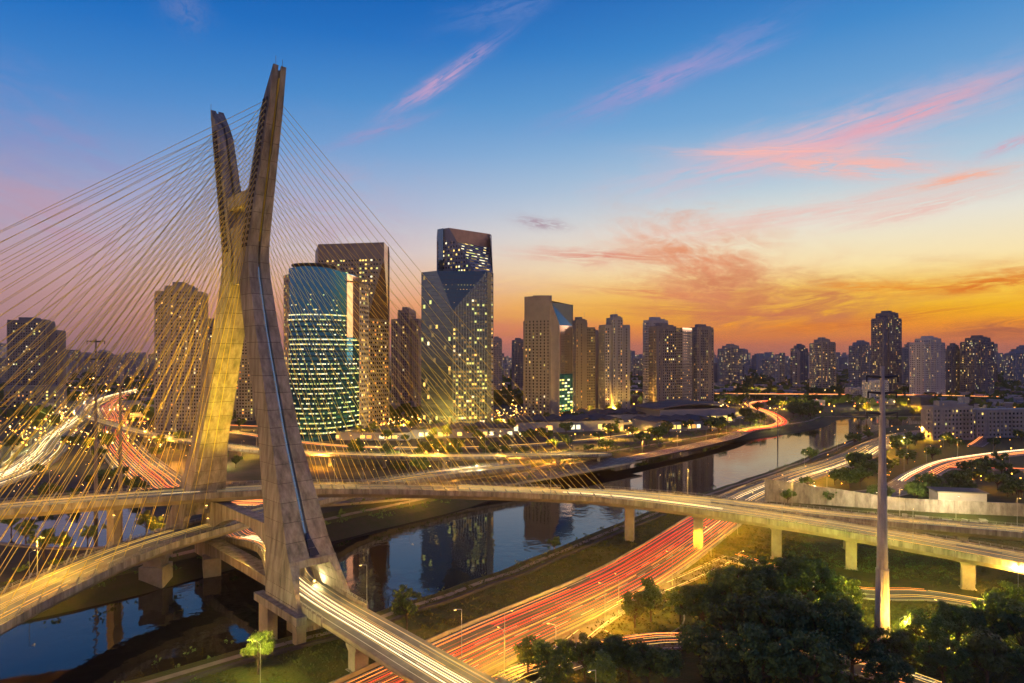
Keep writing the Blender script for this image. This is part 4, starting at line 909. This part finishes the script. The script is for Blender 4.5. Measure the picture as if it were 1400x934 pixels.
for k in range(26):
    x = rg.uniform(108,190); y = 283-(x-112)*.25-rg.uniform(8,30); w = rg.uniform(1.5,5)
    o = thing('rubble_container', 'pale crate or skip among the clutter of the yard behind the ramp viaduct', 'skip', 'skips and crates in the yard', (x,y,GZ), rg.uniform(0,3)); m = MB(); h_ = rg.uniform(1,2.6); a, b = w/2, w/3
    m.loft([[(-a*.8,-b*.8,0),(a*.8,-b*.8,0),(a*.8,b*.8,0),(-a*.8,b*.8,0)], [(-a,-b,h_),(a,-b,h_),(a,b,h_),(-a,b,h_)]]); m.build('body', rg.choice((WHITE, CONC_D, STEEL)), o)
# ramp viaduct on the far bank with white lamps
fv = thing('far_viaduct', 'long lit viaduct curving across the far bank behind the cables', 'viaduct')
f_pts = [(-660,1050,8), (-480,720,10), (-330,540,11), (-235,452,11), (-150,395,11), (-60,372,11), (0,374,11), (32,382,10.5), (52,398,8.5), (64,424,5)]
fpath, fg = deck('deck', f_pts, 0, 10, fv, panels='none', girder=1.8, step=8)
for p in fpath[4::4]:
    if p.z > 6: m = MB(); m.box((p.x+1, p.y+5, (p.z-1.8+3.5)/2), (1.6,1.6,p.z-1.8-3.5)); m.build('pier', CONC_D, fv)
trail_obj('light_trails', [p for p in fpath if p.y < 620], [1,2.2,4,6,8], [T_SOFT, T_YEL], [3,2], w=.14, z=.6)
for p, r in along(fpath, 10, 45, 0, lambda p: p.y < 900): street_lamp(p.x, p.y, p.z+.7, 'f', r-1.57, 20000, PAL if p.x > -120 else ORA, 'street lamp on the far bank viaduct', 'lamps along the far bank viaduct')

# ------------------------------------------------------------ poles
def pylon(label, x, y, zb, zt, r0, r1, arms, step=False):
    o = thing('transmission_pole', label, 'transmission pole', None, (x,y,zb)); h = zt-zb; n = 7
    for k in range(n):
        a, b = h*k/n, h*(k+1)/n; ra, rb = r0+(r1-r0)*k/n, r0+(r1-r0)*(k+1)/n
        if step and k < 2: ra += .12; rb += .12
        m = MB(); m.tube((0,0,a), (0,0,b-.04), ra, rb, n=12); m.tube((0,0,b-.5), (0,0,b-.05), rb+.06, rb+.06, n=12); m.build('pole_section', mat('pole_grey' if step else 'pole_brown', (.42,.38,.36) if step else (.2,.17,.15), .7, var=.45, vscale=.7, stretch=(1,1,.2)), o)
    pg = MB()
    for k in range(int(h/1.2)): pg.box(((r0+(r1-r0)*k*1.2/h)*(1 if k % 2 else -1), 0, 2+k*1.2*.95), (.5,.08,.08))
    pg.build('climbing_peg', STEEL, o, kind='stuff')
    for z, L in arms:
        m = MB(); m.tube((-L,0,z+.3), (0,0,z), .2, .34); m.tube((L,0,z+.3), (0,0,z), .2, .34); m.build('cross_arm', mat('dark_arm', (.07,.06,.055), .7), o)
        for s in (-1,1): m = MB(); m.tube((s*L,0,z+.3), (s*L,0,z-1.0), .16, n=6); m.build('insulator', DARKC, o)
    return o
pylon('tall tapering grey power pole rising out of the trees at the right', 81, 144, GZ, 66, 1.5, .42, ((59.5,3.4), (56,3.1), (51.5,3.3)), True)
pylon('tallest grey power pole left of the bridge among the cables', -165, 261, 3, 75, .8, .3, ((71,3.5), (64,3.5), (57,3.5)))
pylon('shorter grey power pole left of the bridge nearer the tower', -141, 237, 3, 58, .8, .4, ((54,1.2),))
pylon('thin dark power pole on the river edge before the bend', 218, 540, 0, 27, .5, .25, ((25,2),))

# ------------------------------------------------------------ trees
def tree_meshes(seed, h, rad, nl, leaf, clumps, mat_l, flat=.75):
    rg = random.Random(seed); m = MB(); th = h*.42; m.tube((0,0,-.3), (rg.uniform(-.3,.3),0,th), h*.028, h*.018, n=7)
    cl = []
    for k in range(clumps):
        a = rg.uniform(0,6.283); r = rad*math.sqrt(rg.random())*.78; z = h*.45+h*.5*rg.random()*(1-.5*(r/rad)**2); cr = rad*(rg.uniform(.12,.25) if clumps > 40 else rg.uniform(.2,.38)); c = Vector((r*math.cos(a), r*math.sin(a), z)); cl.append((c, cr))
        if k < 16:
            s = Vector((0,0,th*rg.uniform(.55,1))); mid = s.lerp(c, .55)+Vector((0,0,-h*.03)); m.tube(s, mid, h*.012, h*.008, n=5, caps=False); m.tube(mid, c, h*.008, h*.003, n=5, caps=False)
    tr = m.mesh('trunk', BARK); f = MB()
    for k in range(nl):
        c, cr = cl[k % clumps]; d = Vector((rg.gauss(0,1), rg.gauss(0,1), rg.gauss(0,1))); d.normalize(); q = c + Vector((d.x, d.y, d.z*flat))*cr*(rg.random()**.35)
        s = leaf*rg.uniform(.6,1.3); nn = (d+Vector((rg.uniform(-1,1), rg.uniform(-1,1), rg.uniform(-.3,1.3)))).normalized(); a = nn.orthogonal().normalized(); b = nn.cross(a); w = rg.uniform(0,3); a, b = a*math.cos(w)+b*math.sin(w), b*math.cos(w)-a*math.sin(w)
        f.face([q-a*s*.5, q+b*s*.32, q+a*s*.5, q-b*s*.32])
    return tr, f.mesh('crown', mat_l)
BIG = [tree_meshes(100+i, 12, 6.2, 5200, .58, 60, LEAF) for i in range(4)]
SML = [tree_meshes(200+i, 8, 3.4, 1800, .55, 22, LEAF) for i in range(3)]
LIT_ = [tree_meshes(300+i, 8.5, 3.6, 2600, .5, 24, LEAFY) for i in range(2)]
FARM = [tree_meshes(400+i, 10, 6, 420, 1.7, 16, LEAF) for i in range(4)]
def tree(ms, x, y, z, s, label, group=None, name='tree', sz=1.0):
    o = thing(name, label, 'tree', group, (x,y,z), R.uniform(0,6.28)); o.scale = (s,s,s*sz)
    link('trunk', ms[0], o); link('crown', ms[1], o); return o
def ptree(ms, px, py, s, label, group=None, sz=1.0):
    q = P(px, py, GZ); return tree(ms, q.x, q.y, GZ, s, label, group, sz=sz)
ptree(LIT_[0], 353, 922, 1.05, 'lone yellow-green tree on the bank below the near tower leg')
ptree(SML[0], 556, 862, 1.15, 'slender round-headed tree at the water edge beside the near deck', sz=1.15)
ptree(SML[1], 758, 757, .75, 'small dark tree on the near bank before the upper deck')
ptree(LIT_[1], 868, 858, 1.0, 'yellow-lit tree on the round grass island'); ptree(SML[2], 890, 850, 1.15, 'darker slim tree on the island right behind the yellow-lit tree', sz=1.2)
big = [(960,870,1.0), (1005,860,1.25), (1050,850,1.35), (1100,848,1.4), (1000,905,1.2), (1060,915,1.35), (1120,910,1.3), (960,925,.9), (1150,880,.95), (1165,930,1.1), (930,850,.7), (1040,960,1.2), (1110,965,1.2)]
for i, (a, b, s) in enumerate(big): ptree(BIG[i % 4], a, b, s, 'large dense dark tree in the clump left of the tall power pole', 'big trees left of the tall pole')
for i, (a, b, s) in enumerate([(1230,925,.75), (1270,905,.9), (1310,895,.95), (1360,890,1.0), (1400,905,1.0), (1290,945,.85), (1350,950,.95), (1410,960,1.0), (1440,880,1.0), (1380,845,.7), (1215,960,.8)]): ptree(BIG[(i+1) % 4] if i % 3 else LIT_[i % 2], a, b, s*(1 if i % 3 else 1.5), 'green tree in the grove right of the tall power pole', 'trees right of the tall pole')
for i, (a, b, s) in enumerate([(722,925,1.0), (748,932,1.1), (775,928,1.0), (800,935,1.25), (835,925,1.15), (860,935,1.1), (885,945,1.2), (910,950,1.2), (820,960,1.2), (760,965,1.1)]): ptree(SML[i % 3], a, b, s, 'small dark tree in the row along the slip road at the bottom', 'small trees along the slip road')
ptree(LIT_[1], 1142, 850, 1.3, 'tree lit yellow-green from below beside the tall pole')
ptree(LIT_[0], 1160, 838, 1.1, 'small lit tree right behind the yellow-green one by the tall pole')
ptree(LIT_[0], 985, 955, 1.2, 'bright green bush-like tree at the bottom of the big dark clump')
for i, (a, b, s) in enumerate([(35,745,1.1), (60,765,1.3), (85,760,1.0), (120,745,.9), (15,730,1), (200,730,1.0), (215,738,1.1), (150,735,.8), (40,700,1.0), (100,690,1)]): ptree(SML[i % 3] if i != 5 else LIT_[1], a, b, s, 'tree on the far bank below the left decks', 'trees below the left decks')
rt = random.Random(11)
for i, (a, b, w_) in enumerate(((738,584,'the sand coloured tower'), (800,572,'the dark tower beside the sand coloured one'), (838,566,'the square-shouldered tower'), (880,566,'the pale narrow tower'), (552,596,'the pinkish brown tower'), (600,604,'the angular glass tower'), (690,594,'the warehouses'), (500,600,'the brown granite tower'), (130,620,'the tall left power pole'), (230,615,'the wide brown tower'), (60,590,'the dark left tower'), (1180,566,'the tallest skyline tower'), (1255,572,'the pale wide tower'))):
    q = P(a, b, GZ)
    for j in range(2): tree(LIT_[j], q.x+(j*11-5), q.y+j*4, GZ, 1.3, ('taller' if j else 'nearer') + ' amber-lit tree at the foot of ' + w_, sz=1+.2*j)
    street_lamp(q.x, q.y-5, GZ, 'f', 1.57, 45000, (1,.48,.04), 'amber lamp shining into the two trees below '+w_, omni=True)
def dist_road(x, y):
    return min(min((p.x-x)**2+(p.y-y)**2 for p in path[::2]) for path in (hw, wl, rl, bk, orr, s3, U, B, fpath, slip2, slip1))
def on_land(x, y, gap=14):
    for line, sg in ((fb, 1), (nb, -1)):
        i = min(range(len(line)), key=lambda j: (line[j].x-x)**2+(line[j].y-y)**2)
        if math.hypot(line[i].x-x, line[i].y-y) < gap: return False
        tt = line[min(i+1, len(line)-1)]-line[max(0, i-1)]; cr = tt.x*(y-line[i].y)-tt.y*(x-line[i].x)
        if cr*sg > 0 and (sg == 1 or True): 
            return True
    return False
def scatter(n, box, smin, smax, label, group, protos=FARM, rr_=11):
    k = 0; tries = 0
    while k < n and tries < n*12:
        tries += 1; px = rt.uniform(box[0], box[2]); py = rt.uniform(box[1], box[3]); q = P(px, py, GZ)
        if dist_road(q.x, q.y) < rr_**2: continue
        if not on_land(q.x, q.y): continue
        tree(rt.choice(protos), q.x, q.y, GZ, rt.uniform(smin, smax), label, group); k += 1
scatter(38, (440,592,800,650), .6, 1.1, 'dark park tree on the far bank behind the upper deck', 'park trees behind the upper deck')
scatter(24, (780,575,1000,612), .7, 1.3, 'dark tree along the far bank in front of the warehouses', 'trees before the warehouses')
scatter(16, (1050,552,1120,572), .9, 1.4, 'tree on the point of land at the river bend', 'trees at the river bend')
scatter(68, (1060,592,1400,690), .6, 1.1, 'dark tree in the belt between the expressway and the white apartment blocks', 'trees before the white blocks')
scatter(14, (1000,620,1090,665), .4, .7, 'small bushy tree on the near river bank beside the white-lit road', 'bushes beside the white-lit road', rr_=13)
scatter(22, (520,600,860,655), .6, 1.0, 'dark park tree on the far bank behind the upper deck', 'park trees behind the upper deck')
scatter(24, (0,560,330,690), .6, 1.1, 'dark tree between the left expressways', 'trees between the left expressways')
scatter(22, (300,560,700,592), .7, 1.2, 'dark tree among the lit streets at the foot of the office towers', 'trees at the foot of the office towers')
scatter(20, (1000,530,1400,556), 1.0, 1.6, 'dark tree in the wooded strip below the skyline towers', 'trees below the skyline towers')
scatter(18, (980,560,1300,600), .8, 1.3, 'dark tree on the far side of the river bend', 'trees across the river bend')

# ------------------------------------------------------------ the far city
rc = random.Random(99)
def mid_block(i):
    px = rc.uniform(-40, 1440); D = rc.uniform(1250, 2600)
    return px, D
occupied = []
for i in range(140):
    px, D = mid_block(i); w = rc.uniform(8, 22); yt = rc.uniform(474, 500) - (8 if rc.random() < .2 else 0)
    BT('apartment_tower', 'hazy mid-distance apartment tower rising from the far city', 'apartment tower', px, px+w, yt, D, rot=rc.uniform(-.4,.5), wm=rc.randrange(7), fh=3.6, cw=4.6, lit=rc.uniform(.2,.45), group='hazy towers of the far city', seed=i, tank=rc.random() < .6, masts=0, back=False)
m = MB(); l = MB()
for i in range(2600):
    D = rc.uniform(2300, 8600); px = rc.uniform(-150, 1550); x = (px-700)/F*D; w = rc.uniform(14, 34); z = GZ + rc.uniform(28, 84)+max(0, (D-2500))*.006
    if rc.random() < .5: z = GZ+rc.uniform(8, 30)
    r = rc.uniform(-.5,.5); m.box((x, D, z/2+2), (w, w*.7, z-4), r, rc.randrange(3))
    for k in range(5):
        if rc.random() < .6: s = D*.0009; l.box((x+rc.uniform(-w,w)*.4, D-w*.7, rc.uniform(8, max(9, z-4))), (s,.5,s), 0, rc.choice((0,0,1,3,4)))
m.build('distant_city', [wallmat(4), wallmat(6), wallmat(1)], kind='stuff'); l.build('distant_city_lights', LITS, kind='stuff')
# low houses with a few lit windows, between 700 and 2300 m
m = MB(); l = MB()
for i in range(1500):
    D = 700*(3.4**rc.random()); px = rc.uniform(-60, 1460); x = (px-700)/F*D
    if -100 < x < 560 and 500 < D < 860 or dist_road(x, D) < 400: continue
    w = rc.uniform(9, 22); h_ = rc.uniform(4, 13); r = rc.uniform(-.5,.5); m.box((x, D, GZ+h_/2), (w, w*.7, h_), r, rc.randrange(3))
    if rc.random() < .5: l.box((x+rc.uniform(-w,w)*.3, D-w*.75, GZ+h_*.5), (rc.uniform(1,3),.3,1.4), r, rc.choice((0,2,2,3)))
m.build('low_houses', [wallmat(1), wallmat(6), ROOF], kind='stuff'); l.build('low_house_windows', LITS, kind='stuff')
# far tree cover
m = MB()
for i in range(9000):
    D = 650*(6**rc.random()); px = rc.uniform(-60, 1460); x = (px-700)/F*D
    if 500 < D < 860 and -80 < x < 560: continue
    if D < 2200 and dist_road(x, D) < 500: continue
    s = rc.uniform(2.5, 5.5)*(1+D/2500)
    for k in range(3):
        c = Vector((x+rc.uniform(-6,6), D+rc.uniform(-6,6), GZ+rc.uniform(2,9))); a = Vector((rc.uniform(-1,1), rc.uniform(-.4,.4), rc.uniform(-.6,.6))).normalized(); b = a.cross(Vector((rc.uniform(-.4,.4), 1, .4))).normalized(); m.face([c-a*s, c+b*s*.6, c+a*s, c-b*s*.7])
m.build('far_woods', LEAF, kind='stuff')
def shrubs(name, line, d0, d1, n, s0, s1, side):
    m = MB(); o_ = [offs(line, side*d) for d in (d0, d1)]
    for i in range(n):
        j = rc.randrange(len(line)); c = o_[0][j].lerp(o_[1][j], rc.random()) + Vector((rc.uniform(-6,6), rc.uniform(-6,6), 0)); k = rc.uniform(.3,1)
        c.z = GZ-1.5 if d1 < 7 else GZ
        for q in range(rc.randrange(4, 16)):
            p = c + Vector((rc.gauss(0,.9), rc.gauss(0,.9), abs(rc.gauss(0,.7))+.1))*k*1.3; s = rc.uniform(s0, s1); a = Vector((rc.gauss(0,1), rc.gauss(0,1), rc.gauss(0,1))).normalized(); b = a.orthogonal().normalized()
            m.face([p-a*s, p+b*s*.6, p+a*s, p-b*s*.6])
    m.build(name, LEAF, kind='stuff')
nbs = [p for p in nb if p.x > -130 and p.y < 560]; fbs = [p for p in fb if p.x > -220 and p.y < 800]
shrubs('bank_shrubs', spline([tuple(p) for p in nbs], 3), 3, 6.5, 700, .2, .5, -1); shrubs('bank_shrubs', spline([tuple(p) for p in fbs], 3), 5, 8.5, 1100, .3, .7, 1)
shrubs('undergrowth', spline([tuple(p) for p in fbs], 3), 16, 42, 1500, .4, .9, 1); shrubs('undergrowth', spline([tuple(p) for p in nbs], 3), 8, 14, 260, .15, .35, -1)
m = MB()
for i in range(9000):
    d = rc.uniform(11.5, 34)*(1 if rc.random() < .5 else -1); j = rc.randrange(len(near_hw)-1); c = offs(near_hw[j:j+2], d)[0]
    if not on_land(c.x, c.y, 9): continue
    k = rc.uniform(.12, .34)
    for q in range(3): a = Vector((rc.gauss(0,1), rc.gauss(0,1), .2)).normalized()*k; p = c+Vector((rc.uniform(-2,2), rc.uniform(-2,2), .05)); m.face([p-a, p+a, p+a*.6+Vector((0,0,k*1.3)), p-a*.6+Vector((0,0,k))])
m.build('grass_tufts', mat('dry_tuft', (.08,.085,.02), .9, var=.4, vscale=.3), kind='stuff')
m = MB()
def spot(x0, y0, x1, y1): q = P(rc.uniform(x0, x1), rc.uniform(y0, y1), GZ); return q
for i in range(9000):
    c = spot(960, 735, 1440, 960)
    if dist_road(c.x, c.y) < 26: continue
    k = rc.uniform(.08, .26)
    for q in range(3): a = Vector((rc.gauss(0,1), rc.gauss(0,1), .2)).normalized()*k; p = c+Vector((rc.uniform(-1,1), rc.uniform(-1,1), .03)); m.face([p-a, p+a, p+a*.6+Vector((0,0,k*1.3)), p-a*.6+Vector((0,0,k))])
m.build('grass_tufts', mat('dry_tuft', (0,0,0)), kind='stuff')
m = MB()
for i in range(420):
    c = spot(1080, 742, 1330, 792) if i % 2 else spot(1090, 716, 1430, 735)
    if dist_road(c.x, c.y) < 30: continue
    s0_ = rc.uniform(.5, 1.4)
    for q in range(26):
        p = c + Vector((rc.gauss(0,.8), rc.gauss(0,.8), abs(rc.gauss(0,.6))))*s0_; z_ = rc.uniform(.15,.35); a = Vector((rc.gauss(0,1), rc.gauss(0,1), rc.gauss(0,1))).normalized(); b = a.orthogonal().normalized()
        m.face([p-a*z_, p+b*z_*.6, p+a*z_, p-b*z_*.6])
m.build('undergrowth', LEAF, kind='stuff')
# countless small lights of the far streets
def lights(name, n, fn, mats, size):
    m = MB()
    for i in range(n):
        x, y, z = fn(); s = size*rc.choice((.35,.5,.6,.8,1.1))*(y/900)**.75
        if dist_road(x, y) < 30 or (y < 900 and not on_land(x, y, 6)): continue
        m.tube((x,y,z), (x,y,z+s), s*.5, s*.5, n=5, mi=rc.randrange(len(mats)))
    m.build(name, mats, kind='stuff')
def region(x0, y0, x1, y1, za=5, zb=11):
    def f():
        px, py = rc.uniform(x0, x1), rc.uniform(y0, y1); q = P(px, py, GZ); return q.x, q.y, rc.uniform(za, zb)
    return f
MX = [CITYL, CITYL, CITYW]
lights('city_lights', 1300, region(0,500,1400,545), MX, 1.6)
lights('city_lights', 600, region(-20,520,300,620), MX, 1.5)
lights('city_lights', 200, region(700,540,1000,575), MX, 1.5)
lights('city_lights', 520, region(400,562,720,600), MX, 1.3)
lights('city_lights', 120, region(720,560,1000,600), MX, 1.1)
lights('city_lights', 160, region(980,530,1260,570), MX+[CITYR], 1.3)
lights('city_lights', 110, region(1130,560,1400,670), [CITYL], 1.1)
lights('city_lights', 90, region(0,560,200,700), [CITYL, CITYW], .8)
lights('city_lights', 60, region(450,600,760,645), [CITYW], .8)

# ------------------------------------------------------------ single out look-alikes by what they stand beside
LM = [(40,500,'the dark tower at the left edge'), (131,560,'the tall left power pole'), (163,640,'the shorter left power pole'), (240,520,'the wide brown apartment tower'), (285,620,'the far tower leg'), (390,620,'the near tower leg'),
    (430,500,'the teal tower'), (505,500,'the brown granite tower'), (555,500,'the pinkish brown tower'), (622,500,'the angular glass tower'), (750,500,'the sand coloured tower'), (798,500,'the dark tower beside it'), (842,500,'the square-shouldered tower'),
    (905,500,'the dark twin towers'), (936,500,'the orange mirrored block'), (1001,500,'the masted distant tower'), (1127,500,'the lone brown tower'), (1218,500,'the tallest skyline tower'), (1275,500,'the pale wide tower'), (1343,500,'the blue-grey tower'),
    (1300,580,'the white apartment block'), (1390,580,'the long white block'), (1005,575,'the exhibition hall'), (1080,570,'the river bend'), (1207,700,'the tall steel pole'), (1320,690,'the white hut'), (870,850,'the grass island'), (943,740,'the tallest viaduct pier'), (650,640,'the far viaduct lamp'), (1130,670,'the yard wall')]
ORD0 = 1
ORD = ['first','second','third','fourth','fifth','sixth','seventh','eighth','ninth','tenth','eleventh','twelfth','thirteenth','fourteenth','fifteenth','sixteenth','seventeenth','eighteenth','nineteenth','twentieth','twenty-first','twenty-second','twenty-third','twenty-fourth','twenty-fifth','twenty-sixth']
SHORT = {'big trees left of the tall pole': 'large dark tree', 'trees right of the tall pole': 'grove tree', 'small trees along the slip road': 'small slip-road tree', 'trees below the left decks': 'tree', 'hazy towers of the far city': 'hazy far apartment tower',
    'park trees behind the upper deck': 'dark park tree', 'trees before the warehouses': 'dark riverside tree', 'trees at the river bend': 'tree on the river point', 'trees before the white blocks': 'dark roadside tree', 'bushes beside the white-lit road': 'small bushy tree',
    'trees between the left expressways': 'dark tree by the expressways', 'trees at the foot of the office towers': 'dark street tree', 'trees below the skyline towers': 'dark tree in the wooded strip', 'trees across the river bend': 'dark tree across the river', 'skips and crates in the yard': 'pale skip or crate',
    'amber street lamps in the far city': 'amber lamp'}
def prj(o):
    x, y, z = o.location
    return (700+F*x/y, HY+(H-z)*F/y) if y > 5 else (-9999, 0)
bucket = {}
for o in [o for o in bpy.data.objects if o.parent is None and o.get('label')]: bucket.setdefault(o['label'], []).append(o)
for lb, os_ in list(bucket.items()):
    if len(os_) < 2: continue
    g = os_[0].get('group', ''); base = SHORT.get(g)
    if base is None:
        os_.sort(key=lambda o: prj(o)[0] if prj(o)[0] > -9000 else 1e6)
        if len(os_) <= 26:
            for i, o in enumerate(os_): o['label'] = (lb + ', %s from the left' % ORD[i])
        continue
    cell = {}
    for o in os_:
        px, py = prj(o); l_ = min(LM, key=lambda t: abs(t[0]-px)+abs(t[1]-py)*1.2); cell.setdefault(l_, []).append((px, py, o))
    for l_, lst in cell.items():
        lst.sort(key=lambda t: t[0]); L_ = [t for t in lst if t[0] < l_[0]]; R_ = [t for t in lst if t[0] >= l_[0]]
        for grp, w_ in ((L_[::-1], 'left'), (R_, 'right')):
            for i, (px, py, o) in enumerate(grp):
                o['label'] = '%s %s %s of %s' % (ORD[min(i, 25)], base, w_, l_[2]) if len(grp) > 1 else '%s just %s of %s' % (base, w_, l_[2])

# ------------------------------------------------------------ dusk haze over the city
HAZE = True
if HAZE:
    m = MB(); m.box((0, 4300, 119), (22400, 12300, 244)); hz = m.mesh('haze', bpy.data.materials.new('haze')); hm = hz.materials[0]; hm.use_nodes = True
    t_ = hm.node_tree; t_.nodes.clear(); v = t_.nodes.new('ShaderNodeVolumePrincipled'); v.inputs['Color'].default_value = (.95,.76,.68,1); v.inputs['Density'].default_value = .000038; v.inputs['Anisotropy'].default_value = .2
    ou = t_.nodes.new('ShaderNodeOutputMaterial'); t_.links.new(v.outputs[0], ou.inputs['Volume']); hm.cycles.homogeneous_volume = True if hasattr(hm.cycles, 'homogeneous_volume') else False
    link('haze', hz, None, 'stuff')
